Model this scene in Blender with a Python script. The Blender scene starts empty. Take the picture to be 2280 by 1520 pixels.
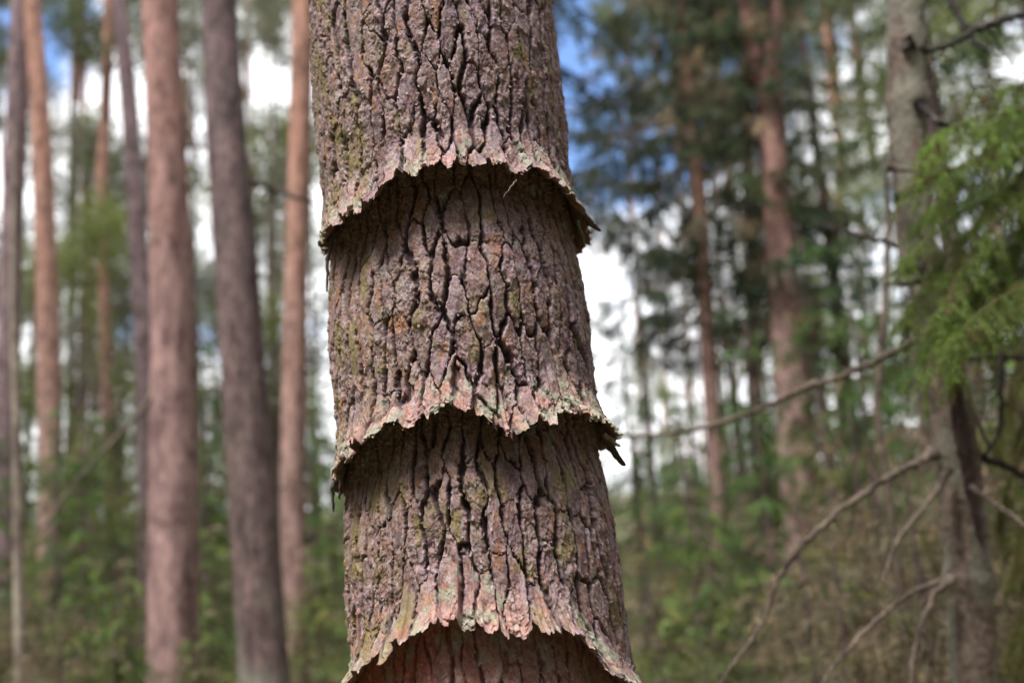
import bpy, math, random
import numpy as np
from math import sin, cos, pi, radians, sqrt, atan2
from mathutils import Matrix, Vector

# ------------------------------------------------------------------ camera, sky, sun, exposure
SC = bpy.context.scene
COL = SC.collection
FPX = 1975.0                                   # focal length in pixels of the 2280 px wide photograph
PITCH, ROLL = radians(10), radians(3.2)
EYE = np.array([0.0, 0.0, 1.5])
FWD = np.array([0, cos(PITCH), sin(PITCH)])
_R = np.array([1.0, 0, 0]); _U = np.array([0, -sin(PITCH), cos(PITCH)])
UP = _U * cos(ROLL) + _R * sin(ROLL)
RIGHT = _R * cos(ROLL) - _U * sin(ROLL)
cam = bpy.data.cameras.new('camera')
cam.sensor_width = 36.0
cam.lens = FPX / 2280 * 36.0
cam.clip_start, cam.clip_end = 0.05, 2000
cam.dof.use_dof = True
cam.dof.focus_distance = 1.0
cam.dof.aperture_fstop = 2.4
cam_ob = bpy.data.objects.new('camera', cam)
COL.objects.link(cam_ob)
cam_ob.matrix_world = Matrix(((RIGHT[0], UP[0], -FWD[0], EYE[0]), (RIGHT[1], UP[1], -FWD[1], EYE[1]),
                              (RIGHT[2], UP[2], -FWD[2], EYE[2]), (0, 0, 0, 1)))
SC.camera = cam_ob
SC.render.engine = 'CYCLES'
SC.cycles.use_denoising = True
SC.cycles.max_bounces = 8
SC.cycles.diffuse_bounces = 5
SC.cycles.transmission_bounces = 4
SC.view_settings.view_transform = 'Standard'
SC.view_settings.look = 'None'
SC.view_settings.exposure = 1.65
SC.view_settings.gamma = 1.0

SUN_EL, SUN_AZ = radians(64), radians(218)     # high, behind the camera and to its left (azimuth from +Y, clockwise)
SUN_DIR = Vector((sin(SUN_AZ) * cos(SUN_EL), cos(SUN_AZ) * cos(SUN_EL), sin(SUN_EL)))
world = bpy.data.worlds.new('World'); SC.world = world
world.use_nodes = True
nt = world.node_tree; nt.nodes.clear()
def N(nt, typ, **kw):
    n = nt.nodes.new(typ)
    for k, v in kw.items():
        if k == 'inp':
            for kk, vv in v.items(): n.inputs[kk].default_value = vv
        else: setattr(n, k, v)
    return n
def ramp(nt, fac, stops, interp='LINEAR'):
    r = N(nt, 'ShaderNodeValToRGB'); r.color_ramp.interpolation = interp
    el = r.color_ramp.elements
    while len(el) < len(stops): el.new(0.5)
    for e, (p, c) in zip(el, stops):
        e.position = p; e.color = (*c, 1) if len(c) == 3 else c
    if fac is not None: nt.links.new(fac, r.inputs['Fac'])
    return r
def mixc(nt, fac, a, b, blend='MIX'):
    m = N(nt, 'ShaderNodeMix', data_type='RGBA', blend_type=blend)
    for sock, v in ((m.inputs[0], fac), (m.inputs[6], a), (m.inputs[7], b)):
        if hasattr(v, 'links'): nt.links.new(v, sock)
        elif isinstance(v, (int, float)): sock.default_value = v
        else: sock.default_value = (*v, 1)
    return m.outputs[2]
def mth(nt, op, a, b=0.0, c=0.0, clamp=False):
    m = N(nt, 'ShaderNodeMath', operation=op, use_clamp=clamp)
    for i, v in enumerate((a, b, c)):
        if hasattr(v, 'links'): nt.links.new(v, m.inputs[i])
        else: m.inputs[i].default_value = v
    return m.outputs[0]
sky = N(nt, 'ShaderNodeTexSky', sky_type='NISHITA', sun_disc=False, sun_elevation=SUN_EL, sun_rotation=SUN_AZ,
        altitude=100, air_density=1.0, dust_density=0.6, ozone_density=2.5)
tc = N(nt, 'ShaderNodeTexCoord')
mp = N(nt, 'ShaderNodeMapping'); mp.inputs['Scale'].default_value = (1.6, 1.6, 3.2); mp.inputs['Location'].default_value = (3.1, 0.7, 0.2)
nt.links.new(tc.outputs['Generated'], mp.inputs['Vector'])
cn = N(nt, 'ShaderNodeTexNoise', inp={'Scale': 2.2, 'Detail': 7.0, 'Roughness': 0.55, 'Distortion': 0.2})
nt.links.new(mp.outputs['Vector'], cn.inputs['Vector'])
def sky_gap(d, size):                          # an opening in the cloud cover round a direction
    dp = N(nt, 'ShaderNodeVectorMath', operation='DOT_PRODUCT')
    v = Vector(d).normalized(); dp.inputs[1].default_value = v
    nt.links.new(tc.outputs['Generated'], dp.inputs[0])
    mr = N(nt, 'ShaderNodeMapRange', interpolation_type='SMOOTHSTEP', inp={1: cos(size), 2: 1.0, 3: 0.0, 4: 1.0})
    nt.links.new(dp.outputs['Value'], mr.inputs[0])
    return mr.outputs[0]
def ray(x, y): return FWD + (x - 1140) / FPX * RIGHT + (760 - y) / FPX * UP
gap = mth(nt, 'ADD', sky_gap(ray(1390, 40), radians(15)), sky_gap(ray(-90, 20), radians(8)))
cov = mth(nt, 'SUBTRACT', cn.outputs['Fac'], mth(nt, 'MULTIPLY', gap, 0.28))
cl = ramp(nt, cov, [(0.30, (0, 0, 0)), (0.44, (1, 1, 1))])
cloud = ramp(nt, cn.outputs['Fac'], [(0.3, (6.4, 6.6, 7.0)), (0.7, (8.2, 8.2, 8.2))])
skyc = mixc(nt, cl.outputs['Color'], mixc(nt, 1.0, sky.outputs['Color'], (0.85, 0.92, 1.05), 'MULTIPLY'), cloud.outputs['Color'])
bg = N(nt, 'ShaderNodeBackground'); bg.inputs['Strength'].default_value = 0.1
nt.links.new(skyc, bg.inputs['Color'])
wo = N(nt, 'ShaderNodeOutputWorld'); nt.links.new(bg.outputs[0], wo.inputs[0])
sun = bpy.data.lights.new('sun', 'SUN'); sun.energy = 2.3; sun.angle = radians(18); sun.color = (1.0, 0.965, 0.94)
sun_ob = bpy.data.objects.new('sun', sun); COL.objects.link(sun_ob)
sun_ob.rotation_euler = SUN_DIR.to_track_quat('Z', 'Y').to_euler()

# ------------------------------------------------------------------ helpers
def at(x, y, Y):                               # the point at distance Y in front of the camera seen at photo pixel x, y
    d = ray(x, y); return EYE + d * (Y / d[1])
def link(name, me, parent=None, mat=None):
    o = bpy.data.objects.new(name, me); COL.objects.link(o)
    if parent is not None: o.parent = parent
    if mat is not None and me is not None and not me.materials: me.materials.append(mat)
    return o
def thing(name, label, cat, loc, group=None):
    o = link(name, None); o.location = loc; o.empty_display_size = 0.1
    o['label'] = label; o['category'] = cat
    if group: o['group'] = group
    return o
def mesh_np(name, V, faces, colr=None, smooth=True):
    """V (n,3); faces: (m,k) array of one arity; optional per-vertex colour"""
    me = bpy.data.meshes.new(name)
    V = np.ascontiguousarray(V, dtype=np.float32); faces = np.asarray(faces, dtype=np.int32)
    m, k = faces.shape
    me.vertices.add(len(V)); me.vertices.foreach_set('co', V.ravel())
    me.loops.add(m * k); me.loops.foreach_set('vertex_index', faces.ravel())
    me.polygons.add(m)
    me.polygons.foreach_set('loop_start', np.arange(0, m * k, k, dtype=np.int32))
    me.update(calc_edges=True)
    if smooth: me.polygons.foreach_set('use_smooth', np.ones(m, dtype=bool))
    if colr is not None:
        ca = me.color_attributes.new('Col', 'FLOAT_COLOR', 'POINT')
        c4 = np.ones((len(V), 4), dtype=np.float32); c4[:, :3] = colr
        ca.data.foreach_set('color', c4.ravel())
    return me
def sub_mesh(name, V, F, colr, sel):
    f = F[sel]; used, inv = np.unique(f, return_inverse=True)
    return mesh_np(name, V[used], inv.reshape(f.shape), colr[used])
def sstep(a, b, x):
    t = np.clip((x - a) / (b - a), 0, 1); return t * t * (3 - 2 * t)
def hsh(ix, iy, seed):
    h = (ix.astype(np.int64) * 374761393 + iy.astype(np.int64) * 668265263 + seed * 1442695041) & 0xffffffff
    h = ((h ^ (h >> 13)) * 1274126177) & 0xffffffff
    h = ((h ^ (h >> 16)) * 2246822519) & 0xffffffff
    return ((h ^ (h >> 15)) & 0xffffff) / float(0x1000000)
def vnoise(x, y, seed=0):
    ix = np.floor(x); iy = np.floor(y); fx = x - ix; fy = y - iy
    ix = ix.astype(np.int64); iy = iy.astype(np.int64)
    fx = fx * fx * fx * (fx * (fx * 6 - 15) + 10); fy = fy * fy * fy * (fy * (fy * 6 - 15) + 10)
    a = hsh(ix, iy, seed); b = hsh(ix + 1, iy, seed); c = hsh(ix, iy + 1, seed); d = hsh(ix + 1, iy + 1, seed)
    return (a + (b - a) * fx) * (1 - fy) + (c + (d - c) * fx) * fy
def fbm(x, y, seed=0, octv=4, gain=0.5):
    s = np.zeros_like(x); amp = 1.0; tot = 0
    for o in range(octv):
        s += amp * vnoise(x * 2 ** o + 17.3 * o, y * 2 ** o - 9.1 * o, seed + 31 * o); tot += amp; amp *= gain
    return s / tot
def voronoi(u, v, wu, wv, seed, jx=0.62, jy=0.85):
    """staggered cells elongated along v: cell id, centre, real distance to the nearest border, how upright that border is"""
    x = u / wu; y = v / wv
    ix = np.floor(x).astype(np.int64)
    best = np.full(u.shape, 1e9); px = np.zeros_like(u); py = np.zeros_like(u); cid = np.zeros(u.shape, dtype=np.int64)
    cand = []
    for dx in (-1, 0, 1):
        cx = ix + dx; off = hsh(cx, cx * 0 + 7, seed)
        iy0 = np.floor(y - off).astype(np.int64)
        for dy in (-1, 0, 1):
            cy = iy0 + dy
            qx = cx + 0.5 + jx * (hsh(cx, cy, seed + 1) - 0.5)
            qy = cy + 0.5 + off + jy * (hsh(cx, cy, seed + 2) - 0.5)
            d = (qx - x) ** 2 + (qy - y) ** 2
            m = d < best
            best = np.where(m, d, best); px = np.where(m, qx, px); py = np.where(m, qy, py)
            cid = np.where(m, cx * 100003 + cy, cid)
            cand.append((qx, qy, cx * 100003 + cy))
    e = np.full(u.shape, 1e9); upr = np.zeros_like(u); oid = np.zeros(u.shape, dtype=np.int64)
    for qx, qy, qi in cand:
        nx = qx - px; ny = qy - py; L = np.sqrt(nx * nx + ny * ny)
        ok = L > 1e-6; L = np.where(ok, L, 1)
        nx = nx / L; ny = ny / L
        dd = ((px + qx) / 2 - x) * nx + ((py + qy) / 2 - y) * ny
        gu = nx / wu; gv = ny / wv; g = np.sqrt(gu * gu + gv * gv) + 1e-9
        dd = np.where(ok, dd / g, 1e9)
        m = dd < e
        e = np.where(m, dd, e); upr = np.where(m, np.abs(gu / g), upr); oid = np.where(m, qi, oid)
    pair = hsh(np.minimum(cid, oid), np.maximum(cid, oid), seed + 5)
    return cid, px * wu, py * wv, e, upr, pair
def rnd_id(cid, seed): return hsh(cid, cid // 7, seed)

# ------------------------------------------------------------------ materials
def principled(name):
    m = bpy.data.materials.new(name); m.use_nodes = True
    t = m.node_tree; b = t.nodes['Principled BSDF']
    b.inputs['Specular IOR Level'].default_value = 0.25
    return m, t, b
def hero_bark():
    m, t, b = principled('flaky_bark')
    at_ = N(t, 'ShaderNodeAttribute', attribute_name='Col')
    tcn = N(t, 'ShaderNodeTexCoord')
    n1 = N(t, 'ShaderNodeTexNoise', inp={'Scale': 330.0, 'Detail': 4.0, 'Roughness': 0.75})
    n2 = N(t, 'ShaderNodeTexNoise', inp={'Scale': 900.0, 'Detail': 2.0, 'Roughness': 0.6})
    for n in (n1, n2): t.links.new(tcn.outputs['Object'], n.inputs['Vector'])
    g = ramp(t, n1.outputs['Fac'], [(0.30, (0.66, 0.65, 0.65)), (0.5, (1, 1, 1)), (0.70, (1.32, 1.31, 1.31))])
    t.links.new(mixc(t, 1.0, at_.outputs['Color'], g.outputs['Color'], 'MULTIPLY'), b.inputs['Base Color'])
    b.inputs['Roughness'].default_value = 0.72
    bp = N(t, 'ShaderNodeBump', inp={'Strength': 0.5, 'Distance': 0.0010})
    t.links.new(mth(t, 'ADD', n1.outputs['Fac'], mth(t, 'MULTIPLY', n2.outputs['Fac'], 0.5)), bp.inputs['Height'])
    t.links.new(bp.outputs['Normal'], b.inputs['Normal'])
    return m
M_BARK = hero_bark()
def far_bark(name, low, high, spot, lichen=None, h0=1.5, h1=5.0, scale=14.0):
    """a trunk's bark: one tone low down, another higher up the stem (object Z), dark scale seams, blotches"""
    m, t, b = principled(name)
    tcn = N(t, 'ShaderNodeTexCoord'); sx = N(t, 'ShaderNodeSeparateXYZ'); t.links.new(tcn.outputs['Object'], sx.inputs[0])
    mpn = N(t, 'ShaderNodeMapping'); mpn.inputs['Scale'].default_value = (1, 1, 0.4); t.links.new(tcn.outputs['Object'], mpn.inputs['Vector'])
    n1 = N(t, 'ShaderNodeTexNoise', inp={'Scale': 5.0, 'Detail': 4.0}); n2 = N(t, 'ShaderNodeTexNoise', inp={'Scale': scale * 3, 'Detail': 5.0, 'Roughness': 0.7})
    for n in (n1, n2): t.links.new(mpn.outputs['Vector'], n.inputs['Vector'])
    hh = N(t, 'ShaderNodeMapRange', inp={1: h0, 2: h1}); t.links.new(mth(t, 'ADD', sx.outputs['Z'], mth(t, 'MULTIPLY', mth(t, 'SUBTRACT', n1.outputs['Fac'], 0.5), 2.5)), hh.inputs[0])
    c = mixc(t, hh.outputs[0], low, high)
    c = mixc(t, ramp(t, n2.outputs['Fac'], [(0.42, (0, 0, 0)), (0.62, (1, 1, 1))]).outputs['Color'], c, spot)
    n3 = N(t, 'ShaderNodeTexNoise', inp={'Scale': 13.0, 'Detail': 5.0, 'Roughness': 0.75}); t.links.new(mpn.outputs['Vector'], n3.inputs['Vector'])
    c = mixc(t, 1.0, c, ramp(t, n3.outputs['Fac'], [(0.36, (0.42, 0.37, 0.38)), (0.5, (1, 1, 1)), (0.64, (1.5, 1.47, 1.47))]).outputs['Color'], 'MULTIPLY')
    if lichen is not None:
        lf = mth(t, 'MULTIPLY', ramp(t, n1.outputs['Fac'], [(0.46, (0, 0, 0)), (0.66, (0.8, 0.8, 0.8))]).outputs['Color'],
                 ramp(t, mth(t, 'DIVIDE', sx.outputs['Z'], 5.0), [(0.10, (1, 1, 1)), (0.26, (0.06, 0.06, 0.06))]).outputs['Color'])
        c = mixc(t, lf, c, lichen)
    t.links.new(c, b.inputs['Base Color']); b.inputs['Roughness'].default_value = 0.85
    bp = N(t, 'ShaderNodeBump', inp={'Strength': 0.8, 'Distance': 0.006}); t.links.new(n2.outputs['Fac'], bp.inputs['Height'])
    t.links.new(bp.outputs['Normal'], b.inputs['Normal'])
    return m
M_PINK = far_bark('pink_pine_bark', (0.33, 0.215, 0.20), (0.36, 0.195, 0.16), (0.22, 0.135, 0.12), h0=2.2, h1=4.2)
M_ORANGE = far_bark('orange_pine_bark', (0.33, 0.225, 0.205), (0.39, 0.205, 0.145), (0.23, 0.135, 0.105), h0=1.5, h1=5.0)
M_PURPLE = far_bark('purple_grey_bark', (0.23, 0.17, 0.17), (0.24, 0.16, 0.165), (0.14, 0.10, 0.10), h0=2, h1=8)
M_SPRUCE = far_bark('brown_spruce_bark', (0.165, 0.112, 0.105), (0.165, 0.115, 0.125), (0.08, 0.053, 0.052), lichen=(0.26, 0.28, 0.21), h0=2, h1=8)
M_PALE = far_bark('pale_grey_bark', (0.30, 0.25, 0.20), (0.30, 0.26, 0.20), (0.19, 0.15, 0.12), lichen=(0.35, 0.36, 0.28), h0=1, h1=8)
M_TWIG = far_bark('dead_twig_bark', (0.15, 0.115, 0.085), (0.15, 0.115, 0.085), (0.07, 0.055, 0.045), scale=30)
M_TWIG_DARK = far_bark('dark_twig_bark', (0.05, 0.04, 0.035), (0.05, 0.04, 0.035), (0.025, 0.02, 0.02), scale=30)
def leaf_mat(name, rough=0.55):
    m, t, b = principled(name)
    at_ = N(t, 'ShaderNodeAttribute', attribute_name='Col')
    t.links.new(at_.outputs['Color'], b.inputs['Base Color'])
    b.inputs['Roughness'].default_value = rough
    tr = N(t, 'ShaderNodeBsdfTranslucent'); t.links.new(at_.outputs['Color'], tr.inputs['Color'])
    mx = N(t, 'ShaderNodeMixShader', inp={0: 0.42})
    t.links.new(b.outputs[0], mx.inputs[1]); t.links.new(tr.outputs[0], mx.inputs[2])
    t.links.new(mx.outputs[0], t.nodes['Material Output'].inputs['Surface'])
    return m
M_LEAF = leaf_mat('needle_foliage')
def ground_mat():
    m, t, b = principled('forest_floor')
    tcn = N(t, 'ShaderNodeTexCoord')
    n1 = N(t, 'ShaderNodeTexNoise', inp={'Scale': 1.2, 'Detail': 6.0}); n2 = N(t, 'ShaderNodeTexNoise', inp={'Scale': 25.0, 'Detail': 5.0})
    for n in (n1, n2): t.links.new(tcn.outputs['Object'], n.inputs['Vector'])
    c1 = ramp(t, n2.outputs['Fac'], [(0.3, (0.05, 0.035, 0.02)), (0.5, (0.12, 0.085, 0.05)), (0.7, (0.17, 0.13, 0.08))])
    c2 = ramp(t, n2.outputs['Fac'], [(0.3, (0.02, 0.035, 0.01)), (0.7, (0.09, 0.12, 0.035))])
    t.links.new(mixc(t, ramp(t, n1.outputs['Fac'], [(0.42, (0, 0, 0)), (0.58, (1, 1, 1))]).outputs['Color'], c1.outputs['Color'], c2.outputs['Color']), b.inputs['Base Color'])
    b.inputs['Roughness'].default_value = 0.95
    bp = N(t, 'ShaderNodeBump', inp={'Strength': 0.8, 'Distance': 0.04}); t.links.new(n2.outputs['Fac'], bp.inputs['Height'])
    t.links.new(bp.outputs['Normal'], b.inputs['Normal'])
    return m

# ------------------------------------------------------------------ ground
def ground_z(x, y):
    return 0.35 * (fbm(x / 7.0 + 40, y / 7.0 + 40, 91, 3) - 0.5) + 0.10 * (fbm(x / 1.1, y / 1.1, 92, 3) - 0.5)
def build_ground():
    g = np.concatenate([-np.geomspace(900, 12, 40), np.linspace(-11.5, 11.5, 110), np.geomspace(12, 900, 40)])
    X, Y = np.meshgrid(g, g + 4.0)
    Z = ground_z(X, Y)
    n = len(g); i = np.arange(n * n).reshape(n, n)
    F = np.stack([i[:-1, :-1], i[:-1, 1:], i[1:, 1:], i[1:, :-1]], -1).reshape(-1, 4)
    o = link('ground', mesh_np('ground', np.stack([X, Y, Z], -1).reshape(-1, 3), F), mat=ground_mat())
    o['kind'] = 'structure'; o['label'] = 'mossy forest floor under the trees'
build_ground()
def gz(x, y): return float(ground_z(np.array([float(x)]), np.array([float(y)]))[0])

# ------------------------------------------------------------------ the pine in front: three sleeves of bark that end in flared skirts
TA = at(1090, 1450, 1.15); TB = at(961, 30, 1.15)
AX = (TB - TA) / np.linalg.norm(TB - TA)
E1 = np.array([0, -1.0, 0]); E1 = E1 - AX * (E1 @ AX); E1 /= np.linalg.norm(E1)
E2 = np.cross(AX, E1)
RIM = [
 [(-86, 529), (-66, 526), (-45.5, 525), (-34.5, 527), (-23.3, 541), (-17.1, 556), (-9.9, 556), (-2.7, 567), (4, 564), (12.4, 560), (19.7, 567), (27, 564), (37.3, 564), (49.3, 555), (58.5, 544), (72.9, 530), (86, 520)],
 [(-80, 216), (-62, 232), (-50.1, 242), (-40.6, 257), (-31, 269), (-22.7, 279), (-17.4, 275), (-9.5, 281), (-5.2, 290), (1.1, 284), (8.1, 271), (11.8, 259), (17.4, 251), (22.7, 254), (27.7, 268), (32.5, 266), (38.2, 277), (45.1, 273), (56, 260), (71.5, 250), (85, 243)],
 [(-75, -42), (-58.4, -8), (-41.2, 22), (-33, 31), (-27.7, 42), (-19.4, 47), (-13.9, 60), (-6.8, 58), (-0.7, 52), (5.3, 46), (13, 43), (17.3, 50), (23.9, 45), (29.6, 31), (37, 17), (42.8, 0), (49.5, -18), (54.5, -33), (66, -60), (76, -95)]]
R_BASE = 0.1690
U0 = R_BASE
def plate_cells(u, v, sd):
    wu_ = u + 0.016 * (fbm(u / 0.05, v / 0.11, sd + 1, 3) - 0.5) + 0.0075 * (fbm(u / 0.011, v / 0.020, sd + 2, 3) - 0.5) + 0.0025 * (fbm(u / 0.003, v / 0.004, sd + 27, 2) - 0.5)
    wv_ = v + 0.05 * (fbm(u / 0.03, v / 0.06, sd + 3, 3) - 0.5) + 0.014 * (fbm(u / 0.010, v / 0.012, sd + 4, 3) - 0.5)
    c1, pu, pv, e1, up1, pr1 = voronoi(wu_, wv_, 0.0208, 0.065, sd + 5, 0.7, 0.95)
    return wu_, wv_, c1, pu, pv, e1, up1, pr1
def rim_s(k, th):
    d = np.degrees(th); pts = RIM[k]
    x = [-180] + [-130] + [p[0] for p in pts] + [130, 180]
    back = (pts[0][1] + pts[-1][1]) / 2
    y = [back - 12, pts[0][1] - 10] + [p[1] for p in pts] + [pts[-1][1] - 8, back - 12]
    s = np.interp(d, x, y) / 1000.0
    u = th * U0
    sd = 1000 + 97 * k
    _a, _b, c1, _c, _d, e1, up1, _e = plate_cells(u, s, sd)
    keep_ = np.exp(-(np.abs(d) / 88.0) ** 4)
    jag = 0.013 * (rnd_id(c1, sd + 50) - 0.5) * keep_ + 0.007 * np.exp(-e1 / 0.0018) * sstep(0.3, 0.8, up1) * keep_
    sc = np.floor(u / 0.0058 + 1.6 * vnoise(u / 0.013, u * 0 + k, 305))
    jag = jag + 0.0065 * (hsh(sc, np.floor(u * 0), 301 + k) - 0.5) + 0.004 * (fbm(u / 0.005, u * 0 + 3.3 * k, 300 + k, 2) - 0.5) + 0.0022 * (vnoise(u / 0.0013, u * 0 + k, 302) - 0.5)
    return s + jag
def axis_point(s, th, r):
    return TA + s[..., None] * AX + r[..., None] * (np.cos(th)[..., None] * E1 + np.sin(th)[..., None] * E2)
def project(P):
    q = P - EYE; d = q @ FWD
    return 1140 + FPX * (q @ RIGHT) / d, 760 - FPX * (q @ UP) / d

PAL = np.array([(0.200, 0.126, 0.126), (0.262, 0.188, 0.202), (0.268, 0.166, 0.138), (0.310, 0.228, 0.240), (0.165, 0.104, 0.105), (0.298, 0.176, 0.154), (0.240, 0.180, 0.130)])
def bark_field(u, v, k, dn, up):
    """relief (m) and albedo of the scaly bark over u (round the stem) and v (along it); dn: height above this sleeve's rim, up: depth below the rim above"""
    sd = 1000 + 97 * k
    wu_, wv_, c1, pu, pv, e1, up1, pr1 = plate_cells(u, v, sd)
    wn = fbm(u / 0.022, v / 0.045, sd + 6, 3)
    vert = sstep(0.45, 0.92, up1)
    hor = np.where(pr1 < 0.60, 0.08, 0.9)                 # most cross borders are hardly open
    opn = vert * np.where(pr1 < 0.22, 0.35, 1.0) + (1 - vert) * hor
    w = (0.0004 + 0.0025 * vert) * (0.15 + 2.1 * sstep(0.28, 0.74, wn)) * opn
    depth = (0.0030 + 0.0060 * vert) * (0.5 + 0.9 * wn) * (0.15 + 0.85 * opn)
    w = 0.0027 * np.tanh(w / 0.0027)
    gro = (1 - sstep(w * 0.40, w * 1.35 + 0.0006, e1)) * sstep(0.05, 0.4, opn)
    h = -depth * gro
    h -= 0.0007 * np.exp(-e1 / 0.0016) * opn
    r1 = rnd_id(c1, sd + 7); r2 = rnd_id(c1, sd + 8); r3 = rnd_id(c1, sd + 9); r4 = rnd_id(c1, sd + 10)
    h += 0.0015 * (r1 - 0.5) + (wu_ - pu) * 0.05 * (r2 - 0.5) - (wv_ - pv) * (0.028 * r3 - 0.004)
    # scales within a plate
    a_u = u + 0.006 * (fbm(u / 0.007, v / 0.010, sd + 11, 3) - 0.5); a_v = v + 0.012 * (fbm(u / 0.008, v / 0.012, sd + 12, 3) - 0.5)
    c2, qu, qv, e2, up2, pr2 = voronoi(a_u, a_v, 0.0082, 0.0155, sd + 13, 0.75, 0.95)
    rough = sstep(0.22, 0.55, fbm(u / 0.030 + 5, v / 0.045, sd + 14, 3) * 0.75 + 0.35 * (r4 - 0.3))
    s1 = rnd_id(c2, sd + 15); s2 = rnd_id(c2, sd + 16); s3 = rnd_id(c2, sd + 17)
    h += rough * (0.0010 * (s1 - 0.5) - (a_v - qv) * 0.08 * s2 - 0.0009 * (1 - sstep(0.0001, 0.0010, e2)) * (pr2 > 0.35))
    # thin layers with curled edges
    ly = fbm(u / 0.0095 + 9, v / 0.014, sd + 18, 5, 0.6) * 8.0 + r1 * 2
    fl = np.floor(ly); fr = ly - fl
    h += (0.35 + 0.65 * rough) * 0.00085 * (fl + sstep(0.80, 1.0, fr) + 0.7 * np.exp(-fr / 0.09) - 4.5)
    hl = rnd_id((fl * 13 + c1 % 1009 * 31).astype(np.int64), sd + 19)
    h += 0.0005 * (fbm(u / 0.0026, v / 0.0030, sd + 20, 3) - 0.5)
    crk = np.abs(fbm(u / 0.0060, v / 0.0075, sd + 21, 3) - 0.5)
    h += (0.4 + 0.6 * rough) * (-0.0009 * np.exp(-crk / 0.012))
    # ---- albedo
    pick = np.clip((0.55 * r2 + 0.45 * hl) * len(PAL), 0, len(PAL) - 1).astype(int)
    c = PAL[pick] * (0.55 + 0.75 * hl)[..., None]
    pk2 = np.clip(s3 * len(PAL), 0, len(PAL) - 1).astype(int)
    c = c * (1 - 0.45 * rough[..., None]) + PAL[pk2] * (0.45 * rough)[..., None]
    hue = (fbm(u / 0.016 + 11, v / 0.028, sd + 29, 3) - 0.5) * 2.4 + sstep(0.0, -0.13, u) * 0.7 - 0.30
    c = c * (1 + np.clip(hue, -1, 1)[..., None] * np.array([0.03, 0.05, -0.20])) * np.array([0.86, 0.805, 0.775])
    mot = fbm(u / 0.0022, v / 0.003, sd + 22, 2)
    c *= (0.48 + 1.0 * mot)[..., None]
    pale = sstep(0.54, 0.66, fbm(u / 0.0045 + 3, v / 0.0075, sd + 23, 4, 0.6) + 0.16 * (hl - 0.5)) * (1 - gro)
    c = c + pale[..., None] * (np.array([0.320, 0.252, 0.250]) - c) * 0.72
    edge = np.exp(-fr / 0.11) * (0.3 + 0.7 * rough) * sstep(0.35, 0.6, fbm(u / 0.006, v / 0.006, sd + 28, 2)) * (1 - gro)
    c = c + edge[..., None] * (np.array([0.47, 0.385, 0.355]) - c) * 0.75
    rust = sstep(0.72, 0.80, fbm(u / 0.015 + 7, v / 0.03, sd + 24, 3))
    c = c + rust[..., None] * (np.array([0.27, 0.125, 0.06]) - c) * 0.7
    c = c + gro[..., None] * (np.array([0.046, 0.032, 0.040]) - c) * 0.93        # corky inner bark, darkened further to paint shade into the fissures
    # olive algae, thickest on the left flank and low down
    flank = sstep(-0.02, -0.16, u) * 0.38 + 0.05 + (0.28 if k == 2 else 0.0)
    ol = sstep(0.78 - 0.28 * flank, 0.98 - 0.28 * flank, fbm(u / 0.02 + 2, v / 0.04, sd + 25, 4) + 0.25 * fbm(u / 0.003, v / 0.004, sd + 26, 2)) * (1 - gro)
    c = c + ol[..., None] * (np.array([0.185, 0.150, 0.055]) - c) * 0.8
    return h, c, c1, e1, e2, rough, w, gro

def unit_rows(v): return v / (np.linalg.norm(v, axis=-1, keepdims=True) + 1e-12)
def smooth_rim(k, th):                         # the rim's line without its teeth
    t = np.linspace(-pi, pi, 721); s = rim_s(k, t); ker = np.hanning(41); ker /= ker.sum()
    return np.interp(th, t, np.convolve(np.pad(s, 20, mode='wrap'), ker, 'valid'))
TH = np.concatenate([np.linspace(-pi, radians(-106), 70, endpoint=False), np.linspace(radians(-106), radians(106), 640, endpoint=False), np.linspace(radians(106), pi, 71)])
S_TOP, S_BOT = 1.25, -0.34
RIMLINE = [(lambda q: (lambda th: smooth_rim(q, th)))(k_) for k_ in range(3)]
FLARE = [0.016, 0.018, 0.021]
def radius_line(k, s, th, dn, up):
    d = np.degrees(th)
    r = R_BASE + 0.0035 - 0.004 * s
    if k < 3:
        fl = FLARE[k] * (1.0 - 0.12 * sstep(40, 85, d) - 0.90 * sstep(-40, -85, d)) * (0.55 + 0.6 * fbm(th * U0 / 0.028, th * 0 + k, 411, 2) + 0.65 * rnd_id(plate_cells(th * U0, RIMLINE[k](th), 1000 + 97 * k)[2], 1412 + k))
        if k == 2: fl = fl * (1 + 0.6 * sstep(45, 85, d) + 1.6 * sstep(-50, -85, d))
        r = r + fl * np.exp(-np.maximum(dn, 0) / (0.018 + (0.026 * sstep(45, 85, d) if k == 2 else 0))) - 0.004 * sstep(0.02, 0.06, dn) * (1 - sstep(0.06, 0.16, dn))
    if k > 0:
        r = r - ((0.030 if k < 3 else 0.016) - (0.020 if k < 3 else 0.010) * sstep(40, 88, np.abs(d))) * np.exp(-(np.maximum(up, 0) / 0.075) ** 1.3)
    return r
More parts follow.
